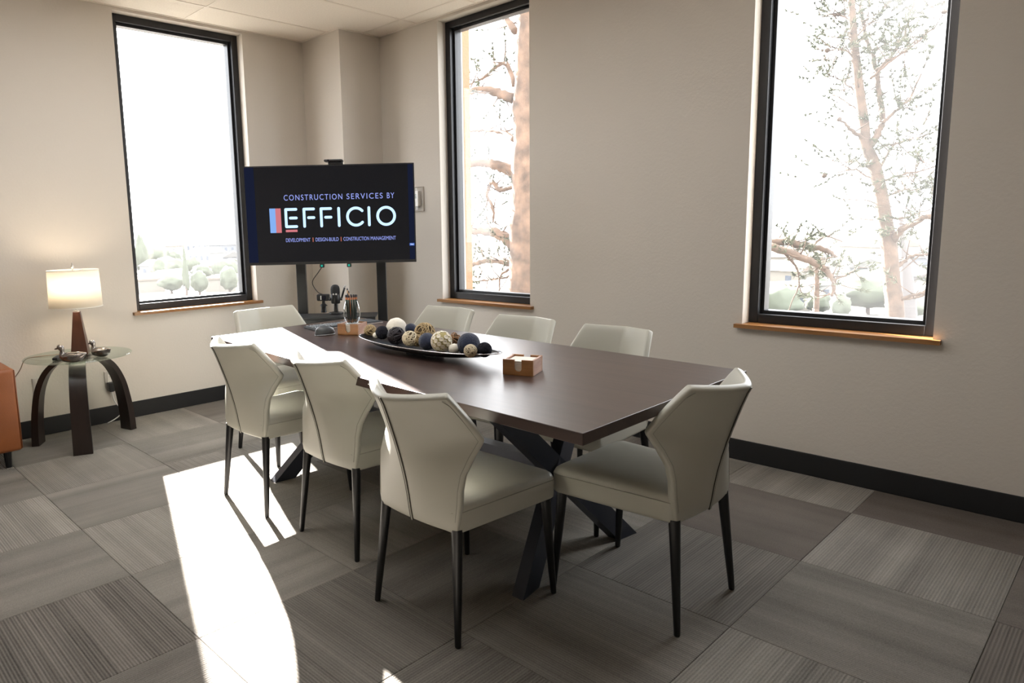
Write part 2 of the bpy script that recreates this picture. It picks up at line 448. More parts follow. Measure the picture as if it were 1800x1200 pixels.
# ================================================================ CONFERENCE TABLE
C_NR, C_FR, C_FL, C_NL = Vector((-1.050, 1.532)), Vector((-1.058, 2.610)), Vector((-3.575, 2.690)), Vector((-3.565, 1.680))
table = tag(empty('conference_table', (-2.31, 2.13, 0)), 'long dark wood conference table on crossed steel legs', 'table')
tc_ = Vector((-2.31, 2.13))
bm = bmesh.new()
near = [C_NR.lerp(C_NL, t) - Vector((0, .022 * math.sin(pi * t))) for t in [k / 10 for k in range(11)]]
far = [C_FL.lerp(C_FR, t) + Vector((0, .01 * math.sin(pi * t))) for t in [k / 10 for k in range(11)]]
outl = [p - tc_ for p in near + far]
loft(bm, [[(p.x, p.y, TT - .036) for p in reversed(outl)], [(p.x, p.y, TT) for p in reversed(outl)]])
bmesh.ops.recalc_face_normals(bm, faces=bm.faces)
top = add_obj('tabletop', bm, M_TABLE, table)
mod = top.modifiers.new('b', 'BEVEL'); mod.width = .002; mod.segments = 2; mod.limit_method = 'ANGLE'; mod.angle_limit = radians(40)
def bar(bm, p, q, w, t, side):
    """rectangular bar from p to q; side = direction of its thickness t"""
    p, q = Vector(p), Vector(q); d = (q - p).normalized(); s = Vector(side); s = (s - d * s.dot(d)).normalized(); b = d.cross(s)
    L = [[p + s * (t / 2 * i) + b * (w / 2 * j) for i, j in ((-1, -1), (1, -1), (1, 1), (-1, 1))], [q + s * (t / 2 * i) + b * (w / 2 * j) for i, j in ((-1, -1), (1, -1), (1, 1), (-1, 1))]]
    loft(bm, L)
for xf, xc, xt in ((-1.475, -1.585, -1.70), (-3.14, -3.03, -2.92)):
    y_n, y_f = 1.79, 2.49
    for (ya, yb, off) in ((y_n, y_f, 0), (y_f, y_n, 0)):
        bm = bmesh.new()
        p0 = Vector((xf, ya, -.03)) - Vector((*tc_, 0)); p1 = Vector((xt, yb, .72)) - Vector((*tc_, 0))
        bar(bm, p0, p1, .082, .05 + (.002 if ya == y_f else 0), (1, 0, 0))
        bmesh.ops.bisect_plane(bm, geom=bm.verts[:] + bm.edges[:] + bm.faces[:], plane_co=(0, 0, .0005), plane_no=(0, 0, -1), clear_outer=True)
        bmesh.ops.bisect_plane(bm, geom=bm.verts[:] + bm.edges[:] + bm.faces[:], plane_co=(0, 0, TT - .044), plane_no=(0, 0, 1), clear_outer=True)
        bmesh.ops.holes_fill(bm, edges=bm.edges[:])
        bmesh.ops.recalc_face_normals(bm, faces=bm.faces)
        o = add_obj('cross_leg', bm, M_STEEL, table)
    bm = bmesh.new(); box(bm, xt - tc_.x - .05, xt - tc_.x + .05, -.42, .42, TT - .044, TT - .0365); add_obj('mounting_plate', bm, M_STEEL, table)
bm = bmesh.new(); box(bm, -3.03 - tc_.x, -1.585 - tc_.x, -.03, .03, .33, .39); add_obj('stretcher_beam', bm, M_STEEL, table)

# ================================================================ CHAIRS
def chair_parts(root):
    rows = [(.362, .186, -.236, -.216), (.40, .194, -.243, -.216), (.45, .198, -.250, -.210), (.50, .200, -.259, -.206), (.55, .206, -.271, -.196),
            (.60, .216, -.285, -.166), (.648, .228, -.300, -.128), (.69, .218, -.314, -.158), (.73, .208, -.328, -.189), (.77, .197, -.343, -.222), (.802, .188, -.354, -.250)]
    NU = 24
    bm = bmesh.new(); grid = []
    for (z, w, yc, ye) in rows:
        row = []
        for k in range(NU + 1):
            u = -1 + 2 * k / NU
            pw = 1.35 + .9 * max(0, (.6 - z) / .24)
            row.append(bm.verts.new((w * math.copysign(abs(u) ** .94, u), yc + (ye - yc) * abs(u) ** pw, z - (.012 * (1 - u * u) if z > .79 else 0))))
        grid.append(row)
    for a, b in zip(grid, grid[1:]):
        for k in range(NU):
            bm.faces.new((a[k], a[k + 1], b[k + 1], b[k]))
    back = add_obj('backrest', bm, M_LEATHER, root, smooth=True)
    s = back.modifiers.new('s', 'SOLIDIFY'); s.thickness = .030; s.offset = -1.0; s.use_even_offset = True
    b = back.modifiers.new('b', 'BEVEL'); b.width = .009; b.segments = 3; b.limit_method = 'ANGLE'; b.angle_limit = radians(50)
    # centre seam: two thin raised welts with a dark line between
    for dx, r, m in ((-.0048, .0022, M_SEAM), (.0048, .0022, M_SEAM), (0, .0030, M_LEATHER)):
        bm = bmesh.new(); tube(bm, [(dx, yc - .0005, z - (.011 if z > .79 else 0)) for (z, w, yc, ye) in rows], r, 6)
        add_obj('centre_seam', bm, m, back, smooth=True)
    # rim stitching
    for sgn in (-1, 1):
        bm = bmesh.new(); pts = []
        for (z, w, yc, ye) in rows[1:]:
            u = .93; pw = 1.35 + .9 * max(0, (.6 - z) / .24)
            pts.append((sgn * w * u ** .94, yc + (ye - yc) * u ** pw - .0003, z - (.012 if z > .79 else 0)))
        tube(bm, pts, .0011, 5); add_obj('rim_stitching', bm, M_STITCH, back, smooth=True)
    bm = bmesh.new(); z, w, yc, ye = rows[-2]
    tube(bm, [(w * .93 * u, yc + (ye - yc) * abs(u * .93) ** 1.35 - .0065, z + .012) for u in [k / 8 - 1 for k in range(17)]], .0011, 5)
    add_obj('rim_stitching', bm, M_STITCH, back, smooth=True)
    # seat cushion
    def outline(sc, z, n=10, rad=.03):
        yr, yf, wr, wf = -.222, .246, .190, .222
        pts = []
        for (cx, cy, a0, rr) in ((wf - rad, yf - rad, 0, rad), (-wf + rad, yf - rad, pi / 2, rad), (-wr + rad, yr + rad, pi, rad), (wr - rad, yr + rad, 1.5 * pi, rad)):
            for k in range(n):
                a = a0 + pi / 2 * k / (n - 1)
                pts.append((cx + rr * cos(a), cy + rr * sin(a)))
        cyy = (yr + yf) / 2
        return [(x * sc, cyy + (y - cyy) * sc, z) for x, y in pts]
    bm = bmesh.new()
    loft(bm, [outline(s_, z_) for s_, z_ in ((.975, .360), (.995, .364), (1, .372), (1, .424), (.992, .434), (.972, .444), (.93, .452), (.84, .459), (.66, .464), (.35, .467))])
    seat = add_obj('seat', bm, M_LEATHER, root, smooth=True, auto=60)
    bm = bmesh.new(); loop_tube(bm, outline(1.001, .427), .0014, 5); add_obj('seat_stitching', bm, M_STITCH, seat, smooth=True)
    # legs
    for (tx, ty, fx, fy) in ((.172, -.203, .200, -.236), (-.172, -.203, -.200, -.236), (.196, .212, .214, .236), (-.196, .212, -.214, .236)):
        bm = bmesh.new(); tube(bm, [(tx, ty, .372), (tx, ty, .36), (fx, fy, .004), (fx, fy, .0005)], [.0185, .0185, .0105, .009], 14)
        add_obj('leg', bm, M_BLACK, root, smooth=True, auto=50)

chair0 = empty('dining_chair')
chair_parts(chair0)
CHAIRS = [
    (-1.622, 1.645, 0, 'cream leather chair whose seat corner meets the chair at the table end'),
    (-2.308, 1.772, 0, 'middle cream leather chair of the row along the sunlit table edge'),
    (-2.952, 1.742, 0, 'cream leather chair with its back legs standing in the sun patch'),
    (-1.205, 2.140, 90, 'cream leather chair at the table end across from the television'),
    (-1.770, 2.610, 180, 'cream leather chair at the window wall, closest to the pine window'),
    (-2.345, 2.640, 180, 'middle cream leather chair of the row along the window wall'),
    (-3.000, 2.715, 180, 'cream leather chair by the window wall, closest to the television stand'),
    (-3.560, 2.150, -90, 'cream leather chair at the table end in front of the television'),
]
for k, (x, y, a, lb) in enumerate(CHAIRS):
    c = chair0 if k == 0 else copy_tree(chair0)
    c.location = (x, y, 0); c.rotation_euler = (0, 0, radians(a))
    c.scale = ({5: 1.06, 6: 1.10, 7: 1.12}.get(k, 1.0), 1, 1.035 if k == 7 else 1.01 if k > 3 else 1)
    tag(c, lb, 'chair', 'cream chairs around the conference table')

# ================================================================ TELEVISION ON STAND
TVL, TVR = Vector((-4.474, 2.424, 0)), Vector((-3.658, 3.286, 0))
tv_u = (TVR - TVL).normalized(); tv_w = (TVR - TVL).length; tv_n = Vector((tv_u.y, -tv_u.x, 0))   # towards the room
tv_rz = math.atan2(tv_u.y, tv_u.x)
TVZ0, TVZ1 = 1.066, 1.750; TVH = TVZ1 - TVZ0
tvc = (TVL + TVR) / 2
tv = tag(empty('television', (tvc.x, tvc.y, TVZ0), tv_rz), 'wide black television showing a construction company slide', 'television')
# local frame: x along screen, -y towards the room, z up
M_TVB = mat('tv_plastic', (.012, .012, .013), .4)
bm = bmesh.new(); bbox(bm, -tv_w / 2, tv_w / 2, .002, .045, 0, TVH, .004); add_obj('housing', bm, M_TVB, tv)
bm = bmesh.new(); bbox(bm, -tv_w * .36, tv_w * .36, .045, .085, .08, TVH * .7, .01); add_obj('back_cover', bm, M_TVB, tv)
for (x0, x1, z0, z1) in ((-tv_w / 2, tv_w / 2, 0, .018), (-tv_w / 2, tv_w / 2, TVH - .008, TVH), (-tv_w / 2, -tv_w / 2 + .008, .018, TVH - .008), (tv_w / 2 - .008, tv_w / 2, .018, TVH - .008)):
    bm = bmesh.new(); box(bm, x0, x1, -.004, .003, z0, z1); add_obj('bezel', bm, mat('tv_bezel', (.02, .02, .022), .35), tv)
m = mat('tv_screen', (.004, .004, .005), .12, spec=.5, emit=((.30, .32, .40), .012))
bm = bmesh.new(); box(bm, -tv_w / 2 + .007, tv_w / 2 - .007, -.001, .003, .017, TVH - .007)
screen = add_obj('screen', bm, m, tv)
SW, SH = tv_w, TVH
def su(u): return -SW / 2 + u * SW
def sv(v): return SH * (1 - v)
def flat(name, polys, m, y=-.0022):
    bm = bmesh.new()
    for poly in polys:
        bm.faces.new([bm.verts.new((x, y, z)) for x, z in poly])
    return add_obj(name, bm, m, screen)
def rect(u0, u1, v0, v1): return [(su(u0), sv(v1)), (su(u1), sv(v1)), (su(u1), sv(v0)), (su(u0), sv(v0))]
G_LOGO = glow('slide_pale_blue', (.46, .66, .98), .95); G_TEXT = glow('slide_lavender', (.20, .24, .55), 1.0); G_BLUE = glow('slide_blue', (.15, .28, .56), .95)
G_RED = glow('slide_red', (.40, .125, .14), .95); G_BAND = glow('slide_band', (.006, .008, .020), 1.0); G_ORA = glow('slide_orange', (.45, .14, .10), .8)
flat('slide_band', [rect(.007, .062, .012, .972)], G_BAND); flat('slide_band', [rect(.962, .993, .012, .972)], G_BAND)
flat('slide_block', [rect(.142, .177, .425, .672)], G_BLUE); flat('slide_block', [rect(.177, .209, .425, .672)], G_RED)
flat('slide_underline', [rect(.233, .302, .643, .667)], G_RED)
# the seven logo letters, each a set of round-ended strokes
def stroke(p, q, r):
    d = Vector(q) - Vector(p); a = math.atan2(d.y, d.x); pts = []
    for k in range(9): t = a + pi / 2 + pi * k / 8; pts.append((p[0] + r * cos(t), p[1] + r * sin(t)))
    for k in range(9): t = a - pi / 2 + pi * k / 8; pts.append((q[0] + r * cos(t), q[1] + r * sin(t)))
    return pts
def arc_polys(cx, cz, R, r, a0, a1, n=28):
    out = []
    for k in range(n):
        t0, t1 = a0 + (a1 - a0) * k / n, a0 + (a1 - a0) * (k + 1) / n
        out.append([(cx + (R - r) * cos(t0), cz + (R - r) * sin(t0)), (cx + (R + r) * cos(t0), cz + (R + r) * sin(t0)), (cx + (R + r) * cos(t1), cz + (R + r) * sin(t1)), (cx + (R - r) * cos(t1), cz + (R - r) * sin(t1))])
    return out
zt, zb = sv(.438), sv(.612); zm = (zt + zb) / 2; lh = zt - zb; sr = .0095
def ux(px): return su((px - 432) / 298)
def fan(polys):
    return [[(x, z) for x, z in p] for p in polys]
letters = []
for kind, xa, xb in (('E', 503, 521), ('F', 535, 552), ('F', 565, 582), ('I', 596, 596), ('C', 611, 640), ('I', 649, 649), ('O', 664, 693)):
    a, b = ux(xa), ux(xb); P = []
    if kind in 'EF':
        P += [stroke((a, zb), (a, zt), sr), stroke((a, zt), (b, zt), sr), stroke((a + .030, zm), (b, zm), sr)]
        if kind == 'E': P.append(stroke((a, zb), (b, zb), sr))
    elif kind == 'I': P.append(stroke((a, zb), (a, zt), sr))
    else:
        R = lh / 2; c_ = a + R
        P += arc_polys(c_, zm, R, sr, radians(42) if kind == 'C' else 0, radians(318) if kind == 'C' else 2 * pi)
        if kind == 'C':
            for t in (42, 318):
                e_ = (c_ + R * cos(radians(t)), zm + R * sin(radians(t))); P.append(stroke(e_, (e_[0] + .0001, e_[1]), sr))
    bm = bmesh.new()
    for k, poly in enumerate(P):
        bm.faces.new([bm.verts.new((x, -.0022 - .00003 * (k if kind in 'EF' else (1 if len(poly) > 4 else 0)), z)) for x, z in poly])
    add_obj('logo_letter', bm, G_LOGO, screen)
def text(body, u0, u1, v_base, cap_v, m, space=1.0):
    cu = bpy.data.curves.new('slide_text', 'FONT'); cu.body = body; cu.size = 1.0; cu.space_character = space; cu.fill_mode = 'FRONT'
    t = bpy.data.objects.new('slide_text', cu); COL.objects.link(t)
    bpy.context.view_layer.update()
    dg = bpy.context.evaluated_depsgraph_get(); me = bpy.data.meshes.new_from_object(t.evaluated_get(dg))
    bpy.data.objects.remove(t)
    xs = [v.co.x for v in me.vertices]; ys = [v.co.y for v in me.vertices]
    sx = (su(u1) - su(u0)) / (max(xs) - min(xs)); sz = cap_v * SH / (max(ys) - min(ys)); x0, y0 = min(xs), min(ys)
    for v in me.vertices: v.co = Vector((su(u0) + (v.co.x - x0) * sx, -.0022, sv(v_base) + (v.co.y - y0) * sz))
    me.materials.clear(); me.materials.append(m)
    o = bpy.data.objects.new('slide_text', me); COL.objects.link(o); o.parent = screen
text('CONSTRUCTION', .231, .575, .348, .056, G_TEXT, 1.25); text('SERVICES', .600, .812, .348, .056, G_TEXT, 1.25); text('BY', .837, .880, .348, .056, G_TEXT, 1.25)
text('DEVELOPMENT', .231, .376, .768, .038, G_TEXT); text('DESIGN-BUILD', .407, .543, .768, .038, G_TEXT); text('CONSTRUCTION', .572, .724, .768, .038, G_TEXT); text('MANAGEMENT', .733, .882, .768, .038, G_TEXT)
flat('slide_divider', [rect(.3895, .3935, .727, .772)], G_ORA); flat('slide_divider', [rect(.5555, .5595, .727, .772)], G_ORA)
flat('slide_button', [rect(.962, .991, .806, .832)], glow('slide_button', (.05, .10, .32), 1.0), -.0026)
text('Next', .968, .986, .825, .014, glow('slide_white', (.7, .8, 1), .9))
for ch in screen.children:
    if ch.name.startswith('slide_text'): ch.location.y = -.0006

# rolling stand: two posts, feet, shelf, cross bars
stand = tag(empty('television_stand', (tvc.x, tvc.y, 0), tv_rz), 'black steel rolling stand with two posts under the television', 'stand')
M_STAND = mat('stand_steel', (.016, .017, .019), .45, metal=.3)
PX0, PX1 = -.245, .335
for px in (PX0, PX1):
    bm = bmesh.new(); bbox(bm, px - .034, px + .034, .09, .135, .06, 1.62, .004); add_obj('post', bm, M_STAND, stand)
    bm = bmesh.new(); bbox(bm, px - .03, px + .03, -.20, .42, .062, .10, .004); f = add_obj('foot', bm, M_STAND, stand)
    for yy in (-.17, .39):
        bm = bmesh.new(); rings = tube(bm, [(px - .014, yy, .0305), (px + .014, yy, .0305)], .03, 16); add_obj('caster', bm, M_BLACK, f, smooth=True, auto=40)
    bm = bmesh.new(); bbox(bm, px - .02, px + .02, .046, .0895, 1.20, 1.62, .003); add_obj('tv_bracket', bm, M_STAND, stand)
for z in (.30, 1.30, 1.52):
    bm = bmesh.new(); bbox(bm, PX0 + .034, PX1 - .034, .10, .125, z - .025, z + .025, .003); add_obj('cross_bar', bm, M_STAND, stand)
SHZ = .705
bm = bmesh.new(); bbox(bm, PX0 - .04, PX1 - .0342, -.16, .088, SHZ - .016, SHZ, .003); bbox(bm, PX0 - .04, PX1 - .0342, -.16, -.15, SHZ - .05, SHZ - .0165, .002); shelf = add_obj('shelf', bm, M_STAND, stand)
for px in (PX0 + .04, PX1 - .06):
    bm = bmesh.new(); v = [bm.verts.new(p) for p in ((px, .088, SHZ - .17), (px, .088, SHZ - .017), (px, -.12, SHZ - .017), (px + .008, .088, SHZ - .17), (px + .008, .088, SHZ - .017), (px + .008, -.12, SHZ - .017))]
    for f in ((0, 1, 2), (5, 4, 3), (0, 3, 4, 1), (1, 4, 5, 2), (2, 5, 3, 0)): bm.faces.new([v[i] for i in f])
    add_obj('shelf_gusset', bm, M_STAND, shelf)

def tvp(lx, ly, z):
    return tvc + tv_u * lx - tv_n * ly + Vector((0, 0, z))
# conference camera on top of the screen
cc = tag(empty('conference_camera', tvp(.035, .01, TVZ1 + .0005), tv_rz), 'small black conference camera perched on top of the television', 'camera')
bm = bmesh.new(); bbox(bm, -.062, .066, -.03, .05, .018, .034, .006); add_obj('camera_body', bm, M_BLACK, cc)
bm = bmesh.new(); bbox(bm, -.035, .062, -.02, .04, 0, .0178, .004); add_obj('mount_clip', bm, M_BLACK, cc)
bm = bmesh.new(); tube(bm, [(-.03, -.0295, .026), (-.03, -.036, .026)], .007, 12); add_obj('lens', bm, mat('lens_glass', (.01, .01, .02), .05), cc)
# two small sensor clips hanging under the screen with a green light
for k, px in enumerate((565, 613)):
    lx = (px - 584) / 300 * 1.2
    c_ = tag(empty('sensor_clip', tvp(lx, .015, TVZ0), tv_rz), 'small black clip with a green light under the television edge', 'sensor', 'sensor clips under the television')
    bm = bmesh.new(); bbox(bm, -.015, .015, -.018, .02, -.026, -.0005, .003); add_obj('housing', bm, M_BLACK, c_)
    bm = bmesh.new(); box(bm, -.007, .007, -.0188, -.0178, -.02, -.006); add_obj('indicator_light', bm, glow('green_led', (.02, .30, .22), .8), c_)

# webcam on a mini tripod and a microphone, both on the shelf
wc_p = on_z(569.5, 549, SHZ); wc = tag(empty('webcam', (wc_p.x, wc_p.y, SHZ + .0005), tv_rz - .15), 'black webcam on a small tripod standing on the stand shelf', 'webcam')
bm = bmesh.new(); lathe(bm, [(.022, 0), (.018, .02), (.017, .045), (.03, .05), (.012, .066), (.011, .085)], 16); add_obj('tripod', bm, M_BLACK, wc, smooth=True, auto=40)
bm = bmesh.new(); bbox(bm, -.045, .045, -.022, .022, .0855, .135, .009, 3); b_ = add_obj('camera_body', bm, M_BLACK, wc)
bm = bmesh.new(); tube(bm, [(.012, -.0215, .11), (.012, -.03, .11)], .016, 20); add_obj('lens', bm, mat('lens_glass'), b_, smooth=True, auto=40)
bm = bmesh.new(); box(bm, -.014, -.008, -.0235, -.0225, .095, .125); add_obj('badge', bm, mat('silver_trim', (.6, .6, .62), .3, metal=.8), b_)
p0 = wc_p + Vector((0, 0, .133)); p1 = tvp((565 - 584) / 300 * 1.2, .015, TVZ0 - .02)
pm = p0.lerp(p1, .5)
cab = catmull([tuple(p0), tuple(p0.lerp(p1, .15) - tv_u * .04 + Vector((0, 0, -.01))), tuple(p0.lerp(p1, .45) - tv_u * .075), tuple(p0.lerp(p1, .8) - tv_u * .03), tuple(p1)], 8)
bm = bmesh.new(); tube(bm, cab, .0028, 6)
tag(add_obj('webcam_cable', bm, M_BLACK, smooth=True), 'thin black cable hanging from the television down to the webcam', 'cable')
mc_p = on_z(591, 551, SHZ); mic = tag(empty('microphone', (mc_p.x, mc_p.y, SHZ + .0005), tv_rz), 'black studio microphone on a round desk base on the stand shelf', 'microphone')
bm = bmesh.new(); lathe(bm, [(.050, 0), (.052, .004), (.050, .010), (.016, .016), (.014, .07), (.012, .075)], 28); add_obj('desk_base', bm, M_BLACK, mic, smooth=True, auto=40)
bm = bmesh.new(); lathe(bm, [(.012, .070), (.03, .074), (.033, .082), (.033, .138), (.031, .141)], 28); bd = add_obj('microphone_body', bm, M_BLACK, mic, smooth=True, auto=40)
bm = bmesh.new(); lathe(bm, [(.030, .1415), (.033, .146), (.033, .178), (.029, .195), (.018, .206), (.006, .209)], 28); add_obj('grille', bm, mat('mic_grille', (.035, .035, .037), .6, metal=.5, bump=(400, .6)), mic, smooth=True)
for sx in (-1, 1):
    bm = bmesh.new(); tube(bm, [(sx * .0335, 0, .105), (sx * .047, 0, .105)], .012, 14); add_obj('swivel_knob', bm, M_BLACK, mic, smooth=True, auto=40)
    bm = bmesh.new(); tube(bm, [(sx * .010, -.0322, .143), (sx * .010, -.0345, .143)], .006, 10); add_obj('control_stud', bm, mat('silver_trim'), bd)
bm = bmesh.new(); tube(bm, [(.045, .0, .112), (.056, .0, .15), (.068, .0, .185)], [.006, .007, .007], 10); st = add_obj('boom_plug', bm, M_BLACK, mic, smooth=True)
bm = bmesh.new(); tube(bm, [(.0683, 0, .186), (.073, 0, .200)], .0075, 10); add_obj('plug_tip', bm, mat('silver_trim'), st)

# ================================================================ THINGS ON THE TABLE
# coaster holders
M_HOLD = wood('holder_wood', (.24, .095, .030), (.46, .215, .075), axis=0, scale=40, rough=.35, stretch=8)
M_HOLDP = wood('holder_wood_side', (.34, .17, .11), (.55, .33, .24), axis=1, scale=40, rough=.4, stretch=8)
M_COAST = mat('coaster_paper', (.80, .77, .70), .8)
def holder(loc, rz, label):
    r = tag(empty('coaster_holder', (loc.x, loc.y, TT + .0005), rz), label, 'coaster holder', 'wooden coaster holders on the table')
    S, Hh, t = .060, .060, .009
    bm = bmesh.new(); bbox(bm, -S, S, -S, S, 0, .008, .001); add_obj('bottom_board', bm, M_HOLD, r)
    for sy in (-1, 1):                                   # front and rear boards with a round-bottomed notch
        pts = [(-S, 0), (S, 0), (S, Hh), (.0145, Hh), (.0145, .026)] + [(.0145 * cos(a), .026 - .012 * sin(a)) for a in [pi * k / 8 for k in range(1, 8)]] + [(-.0145, .026), (-.0145, Hh), (-S, Hh)]
        bm = bmesh.new(); ya, yb = (S - t, S) if sy > 0 else (-S, -S + t)
        f0 = [bm.verts.new((x, ya, z + .0005)) for x, z in pts]; f1 = [bm.verts.new((x, yb, z + .0005)) for x, z in pts]; n_ = len(pts)
        bm.faces.new(f0); bm.faces.new(list(reversed(f1)))
        for k in range(n_): bm.faces.new((f0[k], f1[k], f1[(k + 1) % n_], f0[(k + 1) % n_]))
        bmesh.ops.recalc_face_normals(bm, faces=bm.faces); bmesh.ops.triangulate(bm, faces=[f for f in bm.faces if len(f.verts) > 4])
        add_obj('notched_board', bm, M_HOLD, r)
    for sx in (-1, 1):
        bm = bmesh.new(); xa, xb = (S - t, S) if sx > 0 else (-S, -S + t)
        bbox(bm, xa + (.0003 if sx > 0 else 0), xb + (.0003 if sx > 0 else -.0003), -S + t, S - t, .0005, Hh, .001); add_obj('side_board', bm, M_HOLDP, r)
    return r
ORD = ('Topmost', 'Second', 'Third', 'Fourth', 'Fifth', 'Sixth', 'Lowest')
def coasters(r, n, pitch, where, grp):
    for k in range(n):
        bm = bmesh.new(); bbox(bm, -.0485, .0485, -.0485, .0485, 0, pitch - .0012, .0006, 1)
        o = add_obj('coaster', bm, M_COAST); o.location = Vector(r.location) + Vector((0, 0, .0085 + k * pitch)); o.rotation_euler.z = r.rotation_euler.z + random.uniform(-.015, .015)
        q = ORD[n - 1 - k]; q = q.lower() if q in ('Topmost', 'Lowest') else q.lower() + ' from the top'
        tag(o, 'white paper coaster, %s of the stack %s' % (q, where), 'coaster', grp)
h2a, h2b, h2c = on_z(882.8, 659.4, TT), on_z(931.7, 663, TT), on_z(952, 651, TT)
rz2 = math.atan2(h2b.y - h2a.y, h2b.x - h2a.x)
h2 = holder((h2a + h2c) / 2 + Vector((0, .004, 0)), rz2, 'square wooden coaster holder alone near the dish of balls')
coasters(h2, 7, .0066, 'in the open wooden holder', 'coasters in the open holder')
h1a, h1b, h1c = on_z(596, 590.5, TT), on_z(633.5, 592, TT), on_z(647, 583, TT)
rz1 = math.atan2(h1b.y - h1a.y, h1b.x - h1a.x)
h1 = holder((h1a + h1c) / 2 + Vector((-.01, .0, 0)), rz1 + .05, 'square wooden coaster holder under the glass of pencils')
coasters(h1, 7, .0066, 'under the pencil glass', 'coasters under the pencil glass')
# stemless glass with pencils
gz = TT + .0005 + .0085 + 7 * .0066
g0 = Vector((h1.location.x, h1.location.y, gz))
m = bpy.data.materials.new('clear_glass'); m.use_nodes = True
b_ = m.node_tree.nodes['Principled BSDF']; b_.inputs['Transmission Weight'].default_value = 1; b_.inputs['Roughness'].default_value = .0; b_.inputs['IOR'].default_value = 1.2
b_.inputs['Base Color'].default_value = (.97, .99, 1, 1)
bm = bmesh.new()
prof = catmull([(.022, 0), (.034, .006), (.043, .03), (.046, .055), (.043, .085), (.036, .115), (.0335, .124)], 4)
inner = [(r_ - .0018, z_) for r_, z_ in reversed(prof)]; inner[-1] = (inner[-1][0], .005); inner[-2] = (inner[-2][0], max(.006, inner[-2][1]))
lathe(bm, prof + inner, 36, cap0=True, cap1=True)
gl = tag(add_obj('drinking_glass', bm, m, smooth=True, loc=tuple(g0)), 'clear stemless glass holding pencils', 'glass')
M_PENC = mat('pencil_green', (.012, .060, .055), .35); M_COPPER = mat('pencil_copper', (.55, .20, .08), .35, metal=.6); M_ERAS = mat('pencil_dark', (.02, .022, .028), .5); M_TIP = mat('pencil_wood', (.62, .40, .22), .6)
def pencil(L):
    r = empty('pencil')
    bm = bmesh.new(); tube(bm, [(0, 0, .018), (0, 0, L - .018)], .0038, 6); add_obj('shaft', bm, M_PENC, r)
    bm = bmesh.new(); tube(bm, [(0, 0, 0), (0, 0, .018)], [.0006, .0038], 6); add_obj('sharpened_tip', bm, M_TIP, r)
    bm = bmesh.new(); tube(bm, [(0, 0, L - .018), (0, 0, L - .006)], .0041, 8); add_obj('ferrule', bm, M_COPPER, r)
    bm = bmesh.new(); tube(bm, [(0, 0, L - .006), (0, 0, L + .006)], .0042, 8); add_obj('eraser', bm, M_ERAS, r)
    return r
pz = pencil(.145); first = True
for k in range(15):
    p = pz if first else copy_tree(pz); first = False
    a = 2 * pi * k / 12 + .2; R0, R1 = (.022, .0285) if k < 12 else (.009, .014)
    b0 = Vector((R0 * cos(a), R0 * sin(a), .0065)); b1 = Vector((R1 * cos(a + .25), R1 * sin(a + .25), .15))
    d = (b1 - b0).normalized(); p.rotation_mode = 'QUATERNION'; p.rotation_quaternion = d.to_track_quat('Z', 'Y'); p.location = g0 + b0
    tag(p, 'dark green pencil standing in the glass, eraser end up', 'pencil', 'green pencils in the glass')
for k, (a, dz, m_) in enumerate(((2.4, .176, M_COPPER), (2.0, .19, mat('pen_navy', (.02, .03, .07), .4)))):
    r = tag(empty('pencil', tuple(g0 + Vector((.008 * cos(a + 3), .008 * sin(a + 3), .0065)))), ('copper pencil standing tip up above the green pencils', 'navy pencil with pale collar, tallest in the glass')[k], 'pencil')
    r.rotation_euler = (.05, -.04 - .03 * k, 0)
    bm = bmesh.new(); tube(bm, [(0, 0, 0), (0, 0, dz - .03)], .004, 6); add_obj('shaft', bm, m_, r)
    bm = bmesh.new(); tube(bm, [(0, 0, dz - .03), (0, 0, dz - .012)], [.004, .0028], 6); add_obj('sharpened_tip', bm, M_TIP, r)
    bm = bmesh.new(); tube(bm, [(0, 0, dz - .012), (0, 0, dz)], [.0045, .0008], 6); add_obj('lead', bm, M_ERAS, r)

# keyboard
k0, k1, k2 = on_z(541, 584, TT), on_z(676, 568, TT), on_z(656, 562, TT)
ku = (k1 - k0); kL = .45; krz = math.atan2(ku.y, ku.x); kD = .15
kc = on_z(605, 572.5, TT)
kb = tag(empty('keyboard', (kc.x, kc.y, TT + .0005), krz), 'low black computer keyboard behind the pencil glass', 'keyboard')
M_KB = mat('keyboard_black', (.018, .02, .023), .4)
bm = bmesh.new(); bbox(bm, -kL / 2, kL / 2, -kD / 2, kD / 2, 0, .012, .003); add_obj('case', bm, M_KB, kb)
bm = bmesh.new(); box(bm, -kL / 2 + .002, kL / 2 - .002, -kD / 2 - .0008, -kD / 2 + .001, .002, .009); add_obj('silver_edge', bm, mat('kb_edge', (.42, .36, .33), .35, metal=.4), kb)
bm = bmesh.new()
for rr in range(6):
    for kx in range(19):
        xx = -kL / 2 + .012 + kx * .0226; yy = -kD / 2 + .013 + rr * .0225
        if rr == 0 and 4 <= kx <= 8: continue
        bbox(bm, xx, xx + .019, yy, yy + .0185, .0122, .0165, .0012, 1)
bbox(bm, -kL / 2 + .012 + 4 * .0226, -kL / 2 + .012 + 9 * .0226 - .004, -kD / 2 + .013, -kD / 2 + .0315, .0122, .0165, .0012, 1)
tag(add_obj('keys', bm, mat('keycaps', (.05, .06, .07), .3), kb), kind='stuff')
